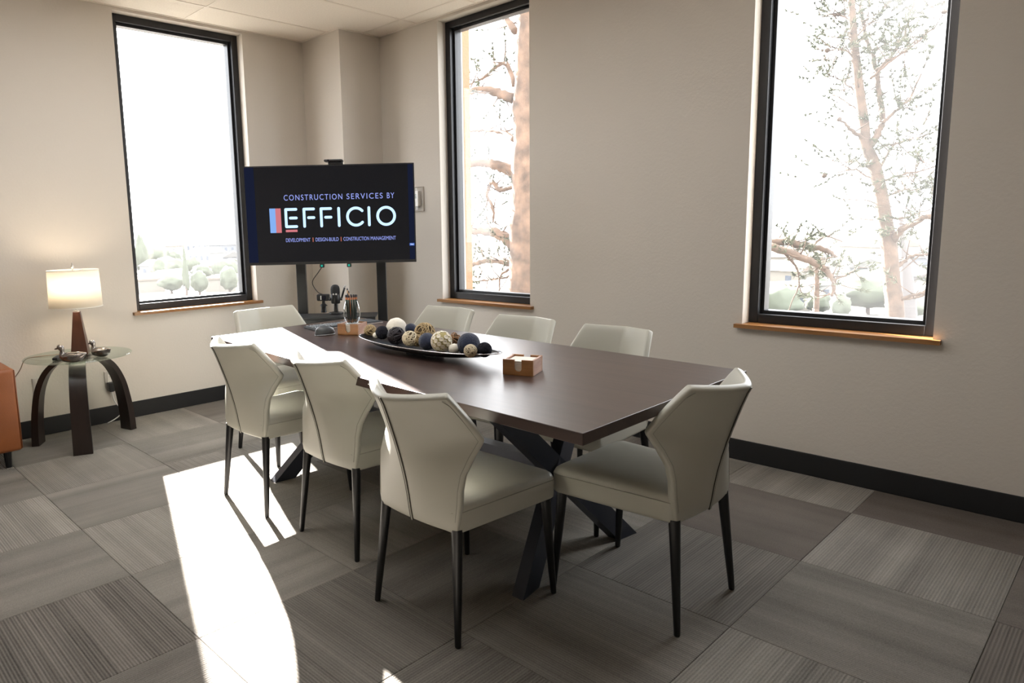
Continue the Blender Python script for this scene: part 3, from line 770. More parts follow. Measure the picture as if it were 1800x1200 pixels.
# mouse
mp = on_z(565, 590, TT)
ms = tag(empty('computer_mouse', (mp.x - .01, mp.y + .03, TT + .0005), krz + pi), 'dark grey computer mouse beside the sunlit table edge', 'mouse')
bm = bmesh.new(); loops = []
for (z, s) in ((0, .92), (.005, 1), (.018, .99), (.032, .90), (.042, .72), (.048, .45), (.050, .15)):
    loops.append([(.058 * s * cos(t) + (.008 * (1 - s)), .034 * s * (1 - .12 * cos(t)) * sin(t), z) for t in [2 * pi * k / 28 for k in range(28)]])
loft(bm, loops); add_obj('shell', bm, mat('mouse_grey', (.055, .06, .065), .35), ms, smooth=True)
bm = bmesh.new(); tube(bm, [(-.035, -.004, .0405), (-.035, .004, .0405)], .008, 14); add_obj('scroll_wheel', bm, M_BLACK, ms, smooth=True, auto=40)
bm = bmesh.new(); loop_tube(bm, [(.0585 * cos(t), .0345 * (1 - .12 * cos(t)) * sin(t), .004) for t in [2 * pi * k / 28 for k in range(28)]], .0015, 5); add_obj('silver_edge', bm, mat('silver_trim'), ms, smooth=True)

# long dish
dl, dr = on_z(636, 588, .792), on_z(879, 622, .792)
dc = (dl + dr) / 2; dlen = (dr - dl).length / 2; drz = math.atan2(dr.y - dl.y, dr.x - dl.x)
dish = tag(empty('decorative_dish', (dc.x, dc.y, TT + .0005), drz), 'long narrow black boat-shaped dish with silver rim holding decorative balls', 'dish')
DW = .105
def dish_loop(s, z0, lift):
    out = []
    for k in range(48):
        t = 2 * pi * k / 48; c, q = cos(t), sin(t)
        x = dlen * s * math.copysign(abs(c) ** .85, c); y = DW * s * math.copysign(abs(q) ** 1.0, q)
        out.append((x, y, z0 + lift * (x / dlen) ** 2))
    return out
bm = bmesh.new()
loft(bm, [dish_loop(s, z, l_) for s, z, l_ in ((.30, .010, .01), (.55, .012, .012), (.80, .020, .016), (.95, .033, .018), (1.0, .041, .012), (.99, .044, .010), (.965, .041, .010), (.93, .035, .016), (.78, .024, .016), (.5, .018, .01), (.25, .016, .01))])
add_obj('bowl', bm, mat('dish_black', (.018, .018, .02), .28, metal=.5), dish, smooth=True)
bm = bmesh.new(); loop_tube(bm, dish_loop(.998, .0425, .0115), .0026, 6); add_obj('silver_rim', bm, mat('rim_silver', (.62, .62, .64), .22, metal=.9), dish, smooth=True)
for xx in (-.06, .06):
    bm = bmesh.new(); tube(bm, [(xx + (.025 * cos(t)), .03 * sin(t), .005) for t in [pi * k / 10 for k in range(11)]], .004, 6); bbox(bm, xx - .03, xx + .03, -.03, .03, 0, .0105, .002); add_obj('foot', bm, M_BLACK, dish)

# balls
M_TAN = mat('rattan_tan', (.46, .34, .18), .7, var=(60, .25)); M_CREAM = mat('rattan_cream', (.66, .58, .42), .75, var=(60, .2)); M_BROWN = mat('wicker_brown', (.30, .16, .075), .65, var=(60, .3))
M_NAVY = mat('navy_cloth', (.013, .021, .052), .85, bump=(180, .5), var=(30, .3), sheen=.2); M_NAVYD = mat('navy_yarn', (.007, .008, .018), .9, bump=(140, .9)); M_PLUM = mat('plum_bark', (.010, .006, .012), .55)
M_WHITE = mat('white_cloth', (.74, .70, .62), .85, bump=(60, .35), var=(10, .06)); M_CORE = mat('ball_core', (.09, .06, .03), .9); M_OLIVE = mat('ball_olive', (.38, .32, .13), .7); M_BUTTON = mat('button_shell', (.70, .64, .52), .4, var=(80, .12))
def strands(bm, R, n, r, rnd, wob=.06):
    for k in range(n):
        ax = Vector((rnd.gauss(0, 1), rnd.gauss(0, 1), rnd.gauss(0, 1))).normalized(); u = ax.orthogonal().normalized(); v = ax.cross(u); ph = rnd.uniform(0, 6)
        off = rnd.uniform(-.25, .25)
        rr = math.sqrt(1 - off * off)
        loop_tube(bm, [((u * cos(t) + v * sin(t)) * rr + ax * (off + wob * sin(3 * t + ph))).normalized() * R * rnd.uniform(.965, 1.0) for t in [2 * pi * q / 26 for q in range(26)]], r, 4)
def ball(px, py, rpx, y, kind, label, seed):
    rnd = random.Random(seed)
    c = on_y(px, py, y); R = rpx * depth_of(c) / FPX
    # each ball rests in the dish
    lx = (c.x - dc.x) / dlen
    root = empty('decorative_ball', tuple(c))
    tag(root, label, 'ball', 'decorative balls in the dish')
    def sphere(m, r, name, noise=0, sub=3):
        bm = bmesh.new(); bmesh.ops.create_icosphere(bm, subdivisions=sub, radius=r)
        if noise:
            from mathutils import noise as nz
            for v in bm.verts: v.co *= 1 + noise * nz.noise(v.co * (3.2 / r) + Vector((seed, 0, 0)))
        return add_obj(name, bm, m, root, smooth=True)
    if kind in ('tan', 'cream', 'brown'):
        mm = {'tan': M_TAN, 'cream': M_CREAM, 'brown': M_BROWN}[kind]
        if kind != 'brown': sphere(M_CORE, R * .86, 'core')
        bm = bmesh.new(); strands(bm, R * .97, {'tan': 24, 'cream': 34, 'brown': 11}[kind], R * {'tan': .042, 'cream': .048, 'brown': .085}[kind], rnd); add_obj('strands', bm, mm, root, smooth=True)
        if kind == 'brown': sphere(M_CORE, R * .6, 'core')
    elif kind == 'navy': sphere(M_NAVY, R, 'cloth_shell', .035)
    elif kind == 'yarn':
        sphere(M_NAVYD, R * .93, 'core'); bm = bmesh.new(); strands(bm, R * .96, 40, R * .06, rnd); add_obj('strands', bm, M_NAVYD, root, smooth=True)
    elif kind == 'plum':
        sphere(M_PLUM, R * .84, 'core'); bm = bmesh.new(); strands(bm, R * .93, 16, R * .12, rnd, .12); add_obj('strands', bm, M_PLUM, root, smooth=True)
    elif kind == 'white':
        sphere(M_WHITE, R, 'cloth_shell', .05)
    elif kind == 'button':
        sphere(M_OLIVE, R * .96, 'core')
        n = 58; pts = []
        for k in range(n):
            z = 1 - 2 * (k + .5) / n; a = k * 2.399963; q = math.sqrt(1 - z * z); pts.append(Vector((q * cos(a), q * sin(a), z)))
        bm = bmesh.new(); lathe(bm, [(R * .205, -R * .02), (R * .215, R * .02), (R * .19, R * .035), (R * .06, R * .022), (R * .045, R * .008)], 12); me = bpy.data.meshes.new('button'); bm.to_mesh(me); bm.free(); me.materials.append(M_BUTTON)
        toward = (Vector((0, 0, CAM_H)) - c).normalized()
        gap = (toward + UP * .75 + RIGHT * .25).normalized()
        for p in pts:
            if p.dot(gap) > .975: continue
            o = bpy.data.objects.new('button', me); COL.objects.link(o); o.parent = root; o.location = p * R * .955; o.rotation_mode = 'QUATERNION'; o.rotation_quaternion = p.to_track_quat('Z', 'Y')
BY0 = dc.y
BALLS = [
    (651, 581.5, 11.5, .02, 'tan', 'small tan rattan ball at the dish tip beside the coaster holder'),
    (661, 589.5, 6, -.03, 'white', 'tiny cream ball wedged beside the tan rattan ball at the dish tip'),
    (672, 584.5, 12, -.01, 'yarn', 'dark navy yarn ball between the tan rattan ball and the plum ball'),
    (697, 576.5, 18.5, .05, 'white', 'large off-white cloth ball behind the plum bark ball'),
    (696.5, 590, 16, -.03, 'plum', 'black plum ball of twisted bark strips in front of the white ball'),
    (722, 578, 10, .06, 'navy', 'small navy ball half hidden behind the tan wicker ball'),
    (720.5, 595, 14, -.05, 'cream', 'cream rattan ball next to the black plum ball'),
    (746.5, 585, 19, .04, 'tan', 'large loose tan wicker ball behind the blue cloth ball'),
    (733.5, 598, 11, -.025, 'tan', 'tan wicker ball tucked between the cream rattan and blue cloth balls'),
    (751, 600, 15.5, -.05, 'navy', 'blue cloth ball next to the button ball'),
    (776, 600, 19, -.05, 'button', 'large ball covered with cream shell buttons'),
    (799, 596, 12, .03, 'brown', 'open brown wicker ball behind the button ball'),
    (798, 613, 9.5, -.045, 'white', 'small cream ball between the button ball and big navy ball'),
    (824, 605, 20.5, .0, 'navy', 'large navy cloth ball near the dish end'),
    (827, 616.5, 12, -.06, 'cream', 'small cream rattan ball in front of the large navy ball'),
    (851.5, 614.5, 13.5, -.01, 'yarn', 'black navy yarn ball at the dish end'),
]
for k, (px, py, r, dy, kind, lb) in enumerate(BALLS):
    ball(px, py, r, BY0 + dy, kind, lb, k + 11)

# ================================================================ SIDE TABLE CORNER
STC = Vector((-4.68, 1.32, 0)); STZ, STR = .56, .31
side = tag(empty('side_table', tuple(STC)), 'round glass side table on three curved dark wood legs', 'side table')
M_DWOOD = wood('bentwood', (.010, .006, .005), (.024, .014, .011), axis=2, scale=20, rough=.32)
bm = bmesh.new(); lathe(bm, [(STR - .012, STZ - .009), (STR - .003, STZ - .007), (STR, STZ - .004), (STR - .004, STZ)], 64)
m = pane_mat('table_glass', .0, (.86, .92, .89), .12)
add_obj('glass_top', bm, m, side, smooth=True, auto=30)
for (fx, fy) in ((-4.40, 1.215), (-4.835, 1.08), (-4.765, 1.612)):
    d = Vector((fx, fy, 0)) - STC; L = d.length; d.normalize(); s_ = Vector((-d.y, d.x, 0))
    path = catmull([(-.03, .540), (.06, .541), (.13, .520), (.20, .455), (.25, .35), (.275, .23), (.288, .11), (.292, 0.0)], 5)
    path = [(a * L / .292, z) for a, z in path]
    bm = bmesh.new(); loops = []
    for k, (a, z) in enumerate(path):
        a0, z0 = path[max(0, k - 1)]; a1, z1 = path[min(len(path) - 1, k + 1)]
        t = Vector((a1 - a0, z1 - z0)).normalized(); nn = Vector((-t.y, t.x)); th = .012 + .010 * k / len(path); w = .042 + .012 * k / len(path)
        if k == len(path) - 1: nn = Vector((1, 0))
        loops.append([d * (a + nn.x * i * th) + s_ * (j * w) + Vector((0, 0, max(.0005, z + nn.y * i * th))) for i, j in ((-1, -1), (1, -1), (1, 1), (-1, 1))])
    loft(bm, loops); bmesh.ops.recalc_face_normals(bm, faces=bm.faces)
    o = add_obj('curved_leg', bm, M_DWOOD, side, smooth=True, auto=40)
bm = bmesh.new(); lathe(bm, [(.10, .5525 - .016), (.115, .5505 - .008), (.115, .5505)], 32); add_obj('hub_plate', bm, M_DWOOD, side, smooth=True, auto=40)

# lamp
LP = on_x(133, 627, -4.74); LP = Vector((-4.72, 1.345, STZ))
lamp = tag(empty('table_lamp', (LP.x, LP.y, STZ + .0005), radians(20)), 'lit table lamp with white drum shade and brown cone base', 'lamp')
bm = bmesh.new(); lathe(bm, [(.068, 0), (.069, .004), (.0285, .268), (.026, .270)], 4); add_obj('cone_base', bm, wood('lamp_wood', (.045, .017, .010), (.085, .034, .020), axis=2, scale=22, rough=.35), lamp)
bm = bmesh.new(); lathe(bm, [(.020, .2705), (.020, .276), (.006, .278), (.006, .47), (.004, .575)], 16); add_obj('stem', bm, mat('lamp_nickel', (.55, .53, .5), .3, metal=.9), lamp, smooth=True, auto=40)
S0, S1, SRB, SRT = .300, .530, .153, .147
m = bpy.data.materials.new('lamp_shade_cloth'); m.use_nodes = True
n, l = nt(m); n.clear(); o_ = n.new('ShaderNodeOutputMaterial'); df = n.new('ShaderNodeBsdfDiffuse'); tl = n.new('ShaderNodeBsdfTranslucent'); mx = n.new('ShaderNodeMixShader')
df.inputs['Color'].default_value = (.83, .80, .75, 1); tl.inputs['Color'].default_value = (.86, .82, .74, 1); mx.inputs[0].default_value = .5
l.new(df.outputs[0], mx.inputs[1]); l.new(tl.outputs[0], mx.inputs[2]); l.new(mx.outputs[0], o_.inputs[0])
bm = bmesh.new(); lathe(bm, [(SRB, S0), (SRT, S1)], 48, cap0=False, cap1=False); sh = add_obj('drum_shade', bm, m, lamp, smooth=True)
mod = sh.modifiers.new('s', 'SOLIDIFY'); mod.thickness = .0015
for z, r in ((S0, SRB), (S1, SRT)):
    bm = bmesh.new(); loop_tube(bm, [(r * cos(t), r * sin(t), z) for t in [2 * pi * k / 48 for k in range(48)]], .0022, 5); add_obj('shade_rim', bm, mat('shade_trim', (.8, .78, .72), .7), sh, smooth=True)
for a in (0, 2 * pi / 3, 4 * pi / 3):
    bm = bmesh.new(); tube(bm, [(.004 * cos(a), .004 * sin(a), S1 - .012), (SRT * cos(a), SRT * sin(a), S1 - .004)], .0018, 5); add_obj('shade_spoke', bm, mat('lamp_nickel'), sh)
bm = bmesh.new(); lathe(bm, [(.004, .575 - .035), (.009, .545), (.010, .552), (.006, .560), (.002, .562)], 12); add_obj('finial', bm, mat('lamp_nickel'), lamp, smooth=True)
bm = bmesh.new(); lathe(bm, catmull([(.012, .37), (.020, .39), (.029, .42), (.024, .45), (.006, .462)], 4), 16); add_obj('bulb', bm, glow('bulb_glow', (1.0, .84, .62), 8.0), lamp, smooth=True)
ld = bpy.data.lights.new('lamp_bulb_light', 'POINT'); ld.energy = 3.6; ld.color = (1.0, .84, .64); ld.shadow_soft_size = .06
lo = bpy.data.objects.new('lamp_bulb_light', ld); COL.objects.link(lo); lo.location = (LP.x + .035, LP.y - .035, STZ + .44)

# ducks
M_PEWTER = mat('pewter', (.30, .275, .26), .2, metal=.9, var=(40, .35))
def duck(px, py, z, rz, s, label):
    p = on_z(px, py, z)
    r = tag(empty('duck_figurine', (p.x, p.y, z + .0005), rz), label, 'figurine', 'metal duck figurines on the side table')
    path = [(-.085, .052, .004), (-.072, .047, .012), (-.05, .038, .026), (-.02, .031, .0305), (.015, .030, .030), (.040, .032, .026), (.052, .043, .018), (.053, .058, .0125), (.052, .071, .012), (.055, .082, .0155), (.063, .088, .0165), (.072, .086, .012)]
    bm = bmesh.new(); P = catmull(path, 3)
    tube(bm, [(a * s, 0, c * s) for a, c, q in P], [q * s for a, c, q in P], 16)
    for v in bm.verts:
        if v.co.z < .0005: v.co.z = .0005
    add_obj('body', bm, M_PEWTER, r, smooth=True)
    bm = bmesh.new(); tube(bm, [(.070 * s, 0, .084 * s), (.082 * s, 0, .080 * s), (.093 * s, 0, .077 * s)], [.008 * s, .006 * s, .0035 * s], 10, flat=.6); add_obj('bill', bm, M_PEWTER, r, smooth=True)
    for sy in (-1, 1):
        bm = bmesh.new(); P = catmull([(.03, .024, .034, .006), (.0, .028, .038, .014), (-.04, .024, .042, .010), (-.07, .012, .052, .002)], 3)
        tube(bm, [(a * s, sy * b * s, c * s) for a, b, c, q in P], [q * s for a, b, c, q in P], 10); add_obj('wing', bm, M_PEWTER, r, smooth=True)
    return r
duck(127, 637, STZ, radians(225), 1.05, 'metal duck figurine in front of the lamp base')
duck(177, 627, STZ, radians(205), 1.0, 'metal duck figurine beside the lamp base, head held high')
# small black handheld item lying by the ducks
p = on_z(101, 631, STZ); cs = tag(empty('remote_control', (p.x, p.y, STZ + .0005), radians(150)), 'small black handheld remote lying on the glass table', 'remote')
bm = bmesh.new(); bbox(bm, -.05, .05, -.017, .017, 0, .016, .005, 3); add_obj('shell', bm, M_BLACK, cs)
bm = bmesh.new()
for k in range(4):
    for j in (-1, 0, 1): bbox(bm, -.036 + k * .02, -.026 + k * .02, j * .0095 - .003, j * .0095 + .003, .0158, .0175, .0008, 1)
tag(add_obj('keys', bm, mat('keycaps'), cs), kind='stuff')
# lamp cord
cp = [tuple(LP + Vector((-.03, -.06, .004))), tuple(STC + Vector((-.12, -.20, STZ + .003))), tuple(STC + Vector((-.20, -.255, STZ - .02))), (-4.93, 1.04, .47), (-4.98, .98, .38), (-5.01, .90, .33)]
bm = bmesh.new(); tube(bm, catmull(cp, 6), .0032, 6)
tag(add_obj('lamp_cord', bm, mat('cord_clear', (.35, .28, .20), .4), smooth=True), 'thin brown lamp cord running from the glass table behind the sofa', 'cord')

# wall outlets
M_PLATE = mat('plate_white', (.72, .68, .62), .4); M_PLATEM = mat('plate_metal', (.55, .52, .48), .3, metal=.8)
def outlet(y, z, label):
    r = tag(empty('wall_outlet', (WA, y, z)), label, 'outlet')
    bm = bmesh.new(); bbox(bm, .0003, .006, -.036, .036, -.058, .058, .002); add_obj('cover_plate', bm, M_PLATEM, r)
    bm = bmesh.new(); bbox(bm, .0055, .009, -.018, .018, -.035, .035, .002); add_obj('socket_face', bm, M_PLATE, r)
    for dz in (-.018, .018):
        bm = bmesh.new()
        for dy in (-.006, .006): box(bm, .0088, .0093, dy - .001, dy + .001, dz - .005, dz + .005)
        add_obj('slots', bm, M_BLACK, r)
outlet(1.605, .305, 'metal wall outlet plate behind the side table, toward the window')
outlet(1.160, .330, 'metal wall outlet plate behind the side table, toward the sofa')
pl = tag(empty('plug_adapter', (WA + .0085, 1.60, .275)), 'black plug adapter in the wall outlet toward the window', 'plug')
bm = bmesh.new(); bbox(bm, .001, .045, -.022, .022, -.05, .012, .004); add_obj('housing', bm, M_BLACK, pl)
bm = bmesh.new(); bbox(bm, .010, .030, -.013, .013, -.056, -.0502, .002); add_obj('cable_collar', bm, M_BLACK, pl)
bm = bmesh.new(); P = catmull([(WA + .03, 1.60, .222), (WA + .03, 1.61, .16), (WA + .035, 1.625, .125), (WA + .05, 1.65, .09), (WA + .06, 1.64, .06), (WA + .055, 1.60, .03), (WA + .04, 1.55, .006)], 5); tube(bm, P, .004, 8)
tag(add_obj('power_cord', bm, mat('cord_white', (.75, .74, .72), .4), smooth=True), 'white power cord dropping from the wall plug along the baseboard', 'cord')

# thermostat in a clear guard on the window wall
tg = on_y(737, 351, WB); th = tag(empty('thermostat', (-4.115, WB, 1.525)), 'white thermostat under a clear plastic guard on the window wall', 'thermostat')
bm = bmesh.new(); bbox(bm, -.085, .085, -.006, -.0003, -.095, .095, .002); add_obj('back_plate', bm, M_WALL, th)
bm = bmesh.new(); bbox(bm, -.05, .05, -.032, -.0062, -.055, .062, .004); tb = add_obj('thermostat_body', bm, M_PLATE, th)
bm = bmesh.new(); box(bm, -.03, .03, -.0328, -.0318, .005, .04); add_obj('display', bm, mat('lcd', (.25, .28, .24), .3), tb)
bm = bmesh.new(); bbox(bm, -.082, .082, -.062, -.0062, -.092, .092, .008); gd = add_obj('clear_guard', bm, pane_mat('clear_plastic', 0.0, (.95, .95, .95), .08), th)
bm = bmesh.new(); loop_tube(bm, [(sx * .083, -.0085, sz * .093) for sx, sz in ((-1, -1), (0, -1), (1, -1), (1, 0), (1, 1), (0, 1), (-1, 1), (-1, 0))], .0022, 5); add_obj('guard_flange', bm, mat('guard_edge', (.42, .38, .33), .4), th)

# sofa end
SX, SY = -4.40, .906
sofa = tag(empty('sofa', (-4.62, .1, 0)), 'burnt orange leather sofa beside the side table', 'sofa')
M_SOFA = mat('orange_leather', (.25, .075, .020), .42, bump=(260, .08), var=(6, .12))
def L2(x0, x1, y0, y1, z0, z1, r, name, seg=4):
    bm = bmesh.new(); bbox(bm, x0 + 4.62, x1 + 4.62, y0 - .1, y1 - .1, z0, z1, r, seg); return add_obj(name, bm, M_SOFA, sofa, smooth=True, auto=35)
arm = L2(-5.0, SX, SY - .20, SY, .10, .575, .022, 'armrest'); L2(-5.0, SX, -.95, -.75, .10, .575, .022, 'armrest')
L2(-4.99, SX - .03, -.749, SY - .201, .10, .30, .02, 'seat_base'); L2(-5.0, -4.82, -.749, SY - .201, .301, .80, .04, 'back_cushion')
for a, b in ((-.745, -.025), (-.02, SY - .205)): L2(-4.818, SX - .01, a, b, .301, .44, .04, 'seat_cushion')
for z in (.10, .575):
    pass
bm = bmesh.new(); tube(bm, [(SX + 4.62 - .004, SY - .1 - .006, z) for z in (.115, .3, .56)], .004, 6); tube(bm, [(SX + 4.62 - .006, SY - .1 - .006, .562), (-5.0 + 4.62, SY - .1 - .006, .568)], .004, 6)
add_obj('piping', bm, mat('sofa_piping', (.20, .06, .018), .5), arm, smooth=True)
for x in (-4.93, SX - .07):
    for y in (-.88, SY - .07):
        bm = bmesh.new(); tube(bm, [(x + 4.62, y - .1, .0005), (x + 4.62, y - .1, .0995)], [.016, .022], 12); add_obj('foot', bm, M_BLACK, sofa)
# ================================================================ OUTSIDE
M_STUCCO = mat('stucco', (.20, .115, .058), .9, bump=(60, .4))
fa, fb = on_y(803, 300, WB + .75), on_y(828, 300, WB + .75)
bm = bmesh.new(); box(bm, fb.x - .55, fb.x, WB + WT + .002, WB + .75, -12, 9)
tag(add_obj('stucco_pier', bm, M_STUCCO), 'tan stucco pier of the facade outside the narrow window', 'pier')
bm = bmesh.new(); box(bm, -900, 600, -500, 900, -14.2, -14.0)
tag(add_obj('outside_ground', bm, mat('ground_dry', (.10, .092, .078), .95, var=(.03, .35))), kind='structure')

M_BARK = mat('pine_bark', (.10, .062, .040), .9, bump=(9, 1.0), var=(6, .6)); M_BARK2 = mat('young_bark', (.082, .052, .034), .9, bump=(20, .6), var=(9, .35))
M_TWIG = mat('twig_bark', (.07, .05, .04), .9); M_NEEDLE = mat('pine_needle', (.050, .056, .024), .7); M_CONE = mat('cone_brown', (.06, .04, .028), .9)
rn = random.Random(21)
def branch_pts(px_list, y, dy=0.0):
    """px_list of (px,py,r); y = distance plane; dy = how far the tip comes towards or away"""
    n = len(px_list); out = []
    for k, (a, b, r) in enumerate(px_list):
        out.append((*on_y(a, b, y + dy * k / max(1, n - 1)), r))
    return catmull(out, 5)
def limb(bm, px_list, y, dy=0.0, seg=8, wob=.0):
    P = branch_pts(px_list, y, dy)
    P = [(a + rn.uniform(-wob, wob), b + rn.uniform(-wob, wob), c + rn.uniform(-wob, wob), r) for a, b, c, r in P]
    tube(bm, [p[:3] for p in P], [p[3] for p in P], seg); return P
def tuft(bm, p, d, n=14, L=.07, w=.0048, spread=.9):
    d = Vector(d).normalized()
    for k in range(n):
        v = (d + Vector((rn.gauss(0, spread), rn.gauss(0, spread), rn.gauss(0, spread))) * .6).normalized() * L * rn.uniform(.6, 1.1)
        s = v.orthogonal().normalized() * w
        s.rotate(Matrix.Rotation(rn.uniform(0, pi), 3, v.normalized()))
        a = Vector(p); bm.faces.new([bm.verts.new(a - s), bm.verts.new(a + s), bm.verts.new(a + v)])
def twigs(bt, bn, P, n, L, dens=3, start=.3, tn=14, nl=.07):
    """twigs with needle tufts along a limb"""
    for k in range(n):
        q = P[min(len(P) - 1, int(len(P) * rn.uniform(start, 1)))]; p = Vector(q[:3])
        d = Vector((rn.gauss(0, 1), rn.gauss(0, .8), rn.gauss(.25, .6))).normalized(); l_ = L * rn.uniform(.4, 1.2)
        m1 = p + d * l_ * .5 + Vector((0, 0, -.04 * l_)); e = p + d * l_ + Vector((rn.uniform(-.1, .1), 0, rn.uniform(0, .18))) * l_
        tube(bt, [p, m1, e], [min(.012, q[3] * .6), .005, .003], 4)
        for j in range(dens):
            t = 1 - .5 * j / dens; b0 = m1.lerp(e, max(0, t * 2 - 1)) if t > .5 else p.lerp(m1, t * 2)
            tuft(bn, b0, e - m1, tn + 6, nl * 1.25)

# big pine close to the narrow window
YT = WB + 3.4
pine = tag(empty('large_pine', (on_y(930, 500, YT).x, YT, -14)), 'large pine trunk with thick boughs outside the narrow window', 'tree')
pl0 = Vector(pine.location)
def local(bm, o): bm.transform(Matrix.Translation(-Vector(o.location)))
bm = bmesh.new(); P = [(930, 2600, .50), (932, 1200, .32), (931, 640, .275), (929, 520, .265), (932, 400, .255), (934, 250, .24), (938, 100, .22), (943, -60, .20), (952, -400, .16), (960, -900, .08)]
P = branch_pts(P, YT); tube(bm, [p[:3] for p in P], [p[3] * (1 + .03 * sin(i * 1.7)) for i, p in enumerate(P)], 20)
from mathutils import noise as nz
for v in bm.verts:
    v.co += Vector((1, 1, 0)) * .02 * nz.noise(v.co * 4)
local(bm, pine); add_obj('trunk', bm, M_BARK, pine, smooth=True)
bt = bmesh.new(); bn = bmesh.new()
for pl_, dy, tw in (([(905, 175, .07), (880, 165, .06), (850, 158, .05), (815, 160, .04), (770, 150, .03)], -.2, 10), ([(905, 150, .03), (890, 110, .03), (868, 120, .022), (845, 140, .015), (820, 150, .01)], .2, 14),
                    ([(905, 55, .05), (885, 28, .04), (860, 10, .03), (830, -10, .02)], .3, 10), ([(905, 245, .04), (880, 232, .03), (850, 228, .022), (815, 232, .015)], .5, 8),
                    ([(905, 305, .08), (880, 293, .07), (850, 286, .06), (815, 290, .05), (770, 300, .03)], -.3, 6), ([(905, 325, .035), (880, 335, .03), (865, 320, .03), (857, 345, .025), (868, 370, .02), (866, 392, .012)], .2, 12),
                    ([(908, 440, .09), (890, 418, .075), (865, 408, .065), (835, 405, .055), (800, 400, .05), (760, 392, .04)], -.2, 14), ([(905, 465, .06), (880, 458, .05), (855, 457, .045), (830, 464, .04), (800, 478, .035)], .3, 10),
                    ([(903, 470, .02), (892, 475, .018), (879, 488, .012), (878, 505, .009), (873, 520, .006)], -.1, 4), ([(900, 485, .014), (870, 490, .012), (845, 494, .01), (815, 492, .006)], .2, 6),
                    ([(1000, 400, .10), (1060, 380, .09), (1140, 390, .08), (1230, 420, .07), (1330, 430, .06)], .2, 6)):
    P = limb(bt, pl_, YT, dy, 8, .012); twigs(bt, bn, P, int(tw * 1.6), .45, 3, .15, 12, .07)
local(bt, pine); add_obj('boughs', bt, M_BARK, pine, smooth=True)
local(bn, pine); tag(add_obj('needles', bn, M_NEEDLE, pine), kind='stuff')

# slender pine outside the wide window
YS = WB + 6.5
slim = tag(empty('slender_pine', (on_y(1575, 560, YS).x, YS, -14)), 'slender crooked pine with sparse needles outside the pine-view window', 'tree')
bt = bmesh.new(); bn = bmesh.new(); bc = bmesh.new()
trunk = [(1592, 1700, .22), (1582, 900, .17), (1574, 570, .142), (1568, 500, .132), (1562, 430, .122), (1555, 385, .115), (1546, 330, .105), (1535, 285, .098), (1522, 255, .092), (1518, 215, .085), (1511, 165, .078), (1505, 110, .070), (1500, 60, .062), (1497, 10, .055), (1494, -60, .045), (1496, -160, .03), (1500, -260, .012)]
trunk = [(a, b, r * .74) for a, b, r in trunk]
P = limb(bt, trunk, YS, 0, 14); twigs(bt, bn, P[40:], 10, .5, 4, .2)
LIMBS = [([(1528, 262, .055), (1545, 230, .05), (1551, 215, .045), (1546, 170, .042), (1541, 125, .038), (1530, 90, .034), (1520, 55, .03), (1514, 10, .026), (1520, -40, .018)], .5, 22),
         ([(1551, 215, .03), (1575, 195, .024), (1600, 170, .018), (1618, 130, .012)], .4, 16), ([(1520, 250, .035), (1505, 235, .03), (1490, 222, .024), (1474, 208, .012)], -.3, 3),
         ([(1520, 245, .02), (1510, 215, .018), (1508, 195, .013), (1485, 178, .010), (1462, 165, .006)], .3, 10), ([(1541, 125, .026), (1565, 100, .022), (1590, 60, .017), (1605, 10, .012), (1615, -30, .008)], .5, 26),
         ([(1530, 140, .022), (1560, 112, .018), (1600, 85, .013), (1640, 50, .008), (1660, 20, .005)], -.4, 26), ([(1545, 300, .025), (1560, 272, .02), (1572, 255, .016), (1600, 245, .012), (1640, 235, .006)], .2, 22),
         ([(1550, 318, .02), (1580, 308, .016), (1615, 300, .012), (1652, 290, .006)], -.3, 16), ([(1557, 345, .018), (1585, 335, .014), (1615, 332, .010), (1645, 320, .006)], .3, 12),
         ([(1563, 385, .02), (1590, 382, .016), (1615, 375, .012), (1640, 365, .007)], .2, 9), ([(1568, 425, .06), (1580, 408, .055), (1605, 392, .045), (1630, 380, .038), (1660, 372, .03)], -.3, 10),
         ([(1570, 475, .04), (1585, 462, .035), (1600, 450, .028), (1630, 448, .02), (1660, 445, .014)], .3, 10), ([(1574, 530, .03), (1600, 520, .027), (1630, 512, .022), (1665, 500, .016)], -.2, 5), ([(1574, 528, .02), (1605, 525, .017), (1640, 512, .012), (1665, 505, .009)], .3, 4),
         ([(1535, 300, .018), (1515, 290, .014), (1500, 282, .010), (1470, 296, .006)], .2, 12), ([(1540, 322, .014), (1510, 300, .012), (1480, 300, .008), (1450, 308, .005)], -.2, 8),
         ([(1552, 390, .014), (1525, 385, .011), (1500, 380, .007)], .2, 4), ([(1545, 360, .012), (1520, 352, .009), (1480, 350, .005)], -.2, 4),
         ([(1512, 170, .016), (1490, 150, .012), (1465, 135, .008), (1440, 140, .005)], .3, 16), ([(1504, 100, .016), (1480, 85, .012), (1455, 90, .008)], -.3, 18), ([(1498, 40, .016), (1475, 25, .012), (1445, 30, .008)], .2, 18), ([(1500, 70, .014), (1530, 40, .012), (1560, 10, .008)], .3, 20)]
for pl_, dy, tw in LIMBS:
    pl_ = [(a, b, r * .8) for a, b, r in pl_]
    P = limb(bt, pl_, YS, dy, 7, .012); twigs(bt, bn, P, int(tw * 1.45), .46, 3, .25, 11, .085)
    if rn.random() < .5:
        q = P[-1]; bmesh.ops.create_icosphere(bc, subdivisions=1, radius=.035, matrix=Matrix.Translation(q[:3]))
local(bt, slim); add_obj('trunk_and_limbs', bt, M_BARK2, slim, smooth=True)
local(bn, slim); tag(add_obj('needles', bn, M_NEEDLE, slim), kind='stuff')
local(bc, slim); tag(add_obj('pine_cones', bc, M_CONE, slim, smooth=True), kind='stuff')

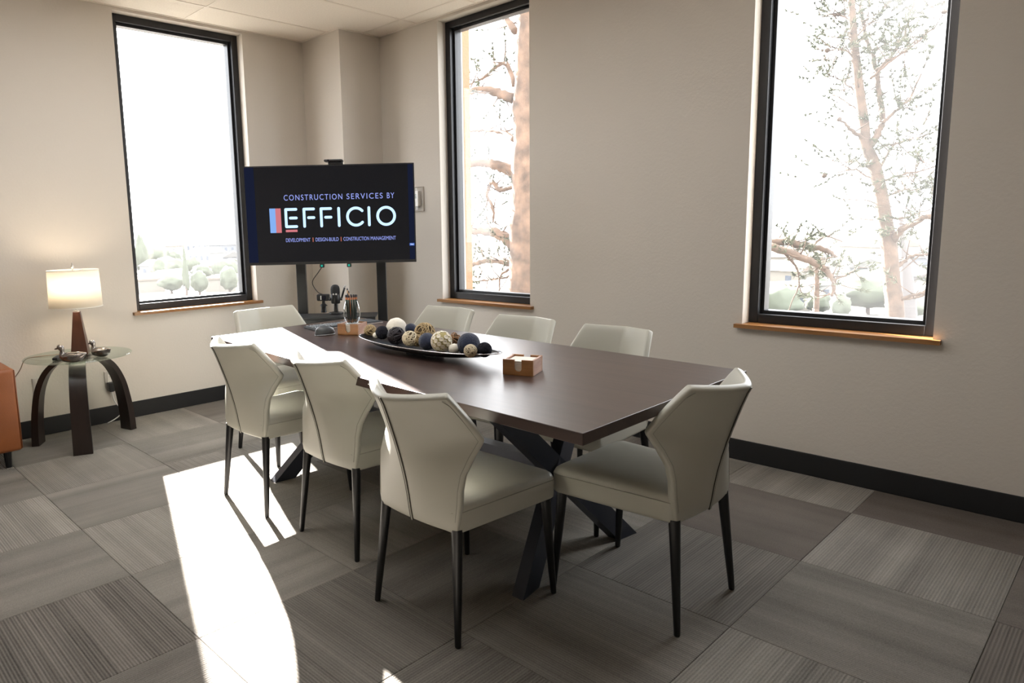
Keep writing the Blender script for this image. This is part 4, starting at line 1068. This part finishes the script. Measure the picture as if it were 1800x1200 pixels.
# grey trunk behind it, a low bough with twigs, and a sapling
YG = WB + 9
t2 = tag(empty('bare_tree', (on_y(1598, 560, YG).x, YG, -14)), 'thin grey bare tree standing right behind the slender pine', 'tree')
bt = bmesh.new(); limb(bt, [(1608, 1500, .15), (1602, 700, .13), (1597, 560, .12), (1594, 500, .10), (1591, 455, .08), (1586, 415, .05), (1583, 380, .03)], YG, 0, 10)
limb(bt, [(1595, 510, .05), (1610, 490, .04), (1635, 480, .03), (1665, 470, .02)], YG, .2, 6); limb(bt, [(1594, 525, .04), (1615, 520, .03), (1640, 510, .022), (1665, 495, .015)], YG, -.2, 6)
local(bt, t2); add_obj('trunk', bt, mat('grey_bark', (.10, .09, .088), .9), t2, smooth=True)
YL = WB + 4.5
t3 = tag(empty('leaning_pine', (on_y(1180, 700, YL).x, YL, -14)), 'arching twiggy pine bough reaching in low at the pine-view window', 'tree')
bt = bmesh.new(); bn = bmesh.new()
limb(bt, [(1170, 1600, .2), (1180, 800, .16), (1195, 560, .13), (1215, 430, .10), (1240, 420, .08)], YL, 0, 10)
for pl_, dy, tw in (([(1215, 430, .07), (1290, 418, .055), (1350, 424, .048), (1385, 426, .042), (1420, 432, .036), (1452, 440, .028), (1470, 452, .018)], .2, 20), ([(1240, 420, .06), (1320, 426, .05), (1362, 436, .045), (1400, 448, .04), (1432, 462, .036), (1456, 478, .03), (1466, 500, .022), (1462, 520, .014)], -.2, 26),
                    ([(1376, 440, .016), (1392, 460, .013), (1404, 480, .010), (1400, 515, .007), (1384, 548, .005)], .2, 6), ([(1430, 432, .014), (1450, 416, .010), (1480, 425, .006)], .1, 8), ([(1462, 492, .012), (1490, 482, .009), (1512, 468, .005)], .2, 6)):
    P = limb(bt, pl_, YL, dy, 7, .008); twigs(bt, bn, P, tw, .26, 3, .2, 10, .06)
local(bt, t3); add_obj('bough', bt, M_BARK2, t3, smooth=True)
local(bn, t3); tag(add_obj('needles', bn, M_NEEDLE, t3), kind='stuff')
YP = WB + 14
t4 = tag(empty('sapling', (on_y(1434, 560, YP).x, YP, -14)), 'small bare sapling below the arching pine bough', 'tree')
bt = bmesh.new(); bn = bmesh.new(); P = limb(bt, [(1430, 1100, .10), (1433, 600, .08), (1435, 540, .065), (1436, 490, .05), (1434, 462, .03)], YP, 0, 8); twigs(bt, bn, P, 26, .7, 3, .55, 10, .12)
local(bt, t4); add_obj('stem', bt, M_BARK2, t4, smooth=True); local(bn, t4); tag(add_obj('needles', bn, M_NEEDLE, t4), kind='stuff')

# far town below: houses, trees
GZ = -14.0
M_RF = [mat('roof_grey', (.10, .095, .09), .9), mat('roof_tan', (.13, .105, .085), .9), mat('roof_pale', (.19, .185, .175), .8)]
M_HW = [mat('house_cream', (.155, .14, .118), .9), mat('house_white', (.18, .178, .17), .9), mat('house_grey', (.11, .113, .12), .9)]
M_WIN = mat('house_window', (.05, .06, .08), .2)
TAKEN = []
def free_spot(p, rad):
    if any((p - q).length < rad + r for q, r in TAKEN): return False
    TAKEN.append((p, rad)); return True
def house(px, py, w, d, h, rz, k, label, grp, flat_roof=False):
    p = on_z(px, py, GZ); w, d, h = w * .6, d * .65, h * .8
    if not free_spot(p, math.hypot(w, d) / 2 + .9): return
    r = tag(empty('house', (p.x, p.y, GZ), rz), label, 'house', grp)
    bm = bmesh.new(); box(bm, -w / 2, w / 2, -d / 2, d / 2, 0, h); add_obj('walls', bm, M_HW[k % 3], r)
    bm = bmesh.new()
    if flat_roof: box(bm, -w / 2 - .3, w / 2 + .3, -d / 2 - .3, d / 2 + .3, h + .01, h + .5)
    else:
        e = .5; v = [bm.verts.new(q) for q in ((-w / 2 - e, -d / 2 - e, h + .01), (w / 2 + e, -d / 2 - e, h + .01), (w / 2 + e, d / 2 + e, h + .01), (-w / 2 - e, d / 2 + e, h + .01), (-w / 2 - e, 0, h + d * .28), (w / 2 + e, 0, h + d * .28))]
        for f in ((3, 2, 1, 0), (0, 1, 5, 4), (2, 3, 4, 5), (0, 4, 3), (1, 2, 5)): bm.faces.new([v[i] for i in f])
    add_obj('roof', bm, M_RF[(k + 1) % 3], r)
    nw = max(2, int(w / 4))
    for s in (-1, 1):
        for q in range(nw):
            xx = -w / 2 + w * (q + .5) / nw; bm = bmesh.new(); ya = s * d / 2
            box(bm, xx - .7, xx + .7, min(ya, ya + s * .06), max(ya, ya + s * .06), h * .4, h * .75); add_obj('window', bm, M_WIN, r)
L_A, G_A = 'pale hazy house of the town seen through the window behind the television', 'town houses beyond the television window'
for k, (px, py, w, d, h) in enumerate(((262, 512, 14, 10, 4), (300, 503, 16, 10, 4), (352, 500, 18, 12, 4.5), (398, 508, 26, 12, 4), (280, 486, 18, 12, 5), (338, 482, 20, 12, 5), (385, 487, 18, 12, 5), (415, 492, 16, 10, 5), (256, 472, 24, 14, 6), (312, 468, 26, 14, 6), (366, 464, 30, 16, 7), (412, 470, 26, 14, 6), (290, 452, 36, 20, 9), (350, 446, 40, 20, 10), (395, 449, 36, 18, 9))):
    house(px, py, w, d, h, rn.uniform(0, pi), k, L_A, G_A, k % 3 == 0)
L_B, G_B = 'pale hazy house of the town seen through the pine-view window', 'town houses beyond the pine window'
for k, (px, py, w, d, h) in enumerate(((1370, 545, 12, 9, 4), (1410, 530, 14, 10, 4), (1460, 540, 14, 9, 4), (1500, 525, 16, 10, 4), (1640, 545, 16, 10, 4), (1650, 520, 18, 10, 5), (1385, 505, 18, 12, 5), (1445, 500, 20, 12, 5), (1525, 498, 20, 12, 5), (1395, 480, 26, 14, 6), (1480, 476, 28, 14, 6), (1620, 482, 26, 14, 6), (1540, 468, 34, 18, 8), (1430, 462, 36, 18, 8))):
    house(px, py, w, d, h, rn.uniform(0, pi), k, L_B, G_B, k % 3 == 1)
M_TREEF = mat('far_foliage', (.065, .072, .048), .9)
def far_tree(px, py, rad, hgt, label, grp, cyp=False):
    p = on_z(px, py, GZ)
    if not free_spot(p, rad * 1.25): return
    r = tag(empty('far_tree', (p.x, p.y, GZ)), label, 'tree', grp)
    bm = bmesh.new(); tube(bm, [(0, 0, 0), (0, 0, hgt * .4)], [.35, .2], 7); add_obj('trunk', bm, M_TWIG, r)
    bm = bmesh.new(); bmesh.ops.create_icosphere(bm, subdivisions=3, radius=1)
    for v in bm.verts:
        f = 1 + .35 * nz.noise(v.co * 2.2 + Vector((px, py, 0))) + .16 * nz.noise(v.co * 6 + Vector((py, px, 0)))
        tz = (v.co.z + 1) / 2; tap = (1 - .85 * tz) if cyp else 1
        v.co = Vector((v.co.x * rad * f * tap, v.co.y * rad * f * tap, hgt * (.58 + v.co.z * .42 * f)))
    add_obj('crown', bm, M_TREEF, r, smooth=True)
LT, GT = 'hazy round tree among the town houses beyond the television window', 'town trees beyond the television window'
for px, py, rad, h in ((296, 497, 5, 8), (318, 492, 5, 8), (372, 512, 6, 9), (402, 500, 8, 13), (414, 506, 7, 15), (432, 500, 6, 12), (385, 474, 8, 11), (268, 478, 7, 11), (330, 470, 8, 11), (300, 505, 4, 6)):
    far_tree(px, py, rad, h, LT, GT)
far_tree(329, 522, 1.1, 12, 'tall narrow cypress among the town houses beyond the television window', None, True)
far_tree(251, 484, 3.6, 16, 'pointed conifer at the edge of the television window view', None, True)
LT, GT = 'hazy round bush or tree among the houses beyond the pine-view window', 'town trees beyond the pine window'
for px, py, rad, h in ((1465, 510, 5, 8), (1525, 552, 4.5, 7), (1395, 520, 5, 7), (1610, 525, 5, 8), (1650, 500, 6, 10), (1500, 495, 6, 9), (1420, 545, 3.5, 5), (1370, 520, 4, 6), (1350, 500, 6, 9)):
    far_tree(px, py, rad, h, LT, GT)

for k in range(34):
    far_tree(rn.uniform(246, 430), rn.uniform(452, 520), rn.uniform(2, 4.5), rn.uniform(4, 8), 'hazy round tree among the town houses beyond the television window', 'town trees beyond the television window')
for k in range(46):
    far_tree(rn.uniform(1350, 1660), rn.uniform(470, 572), rn.uniform(1.2, 3.2), rn.uniform(2.5, 6), LT, GT)
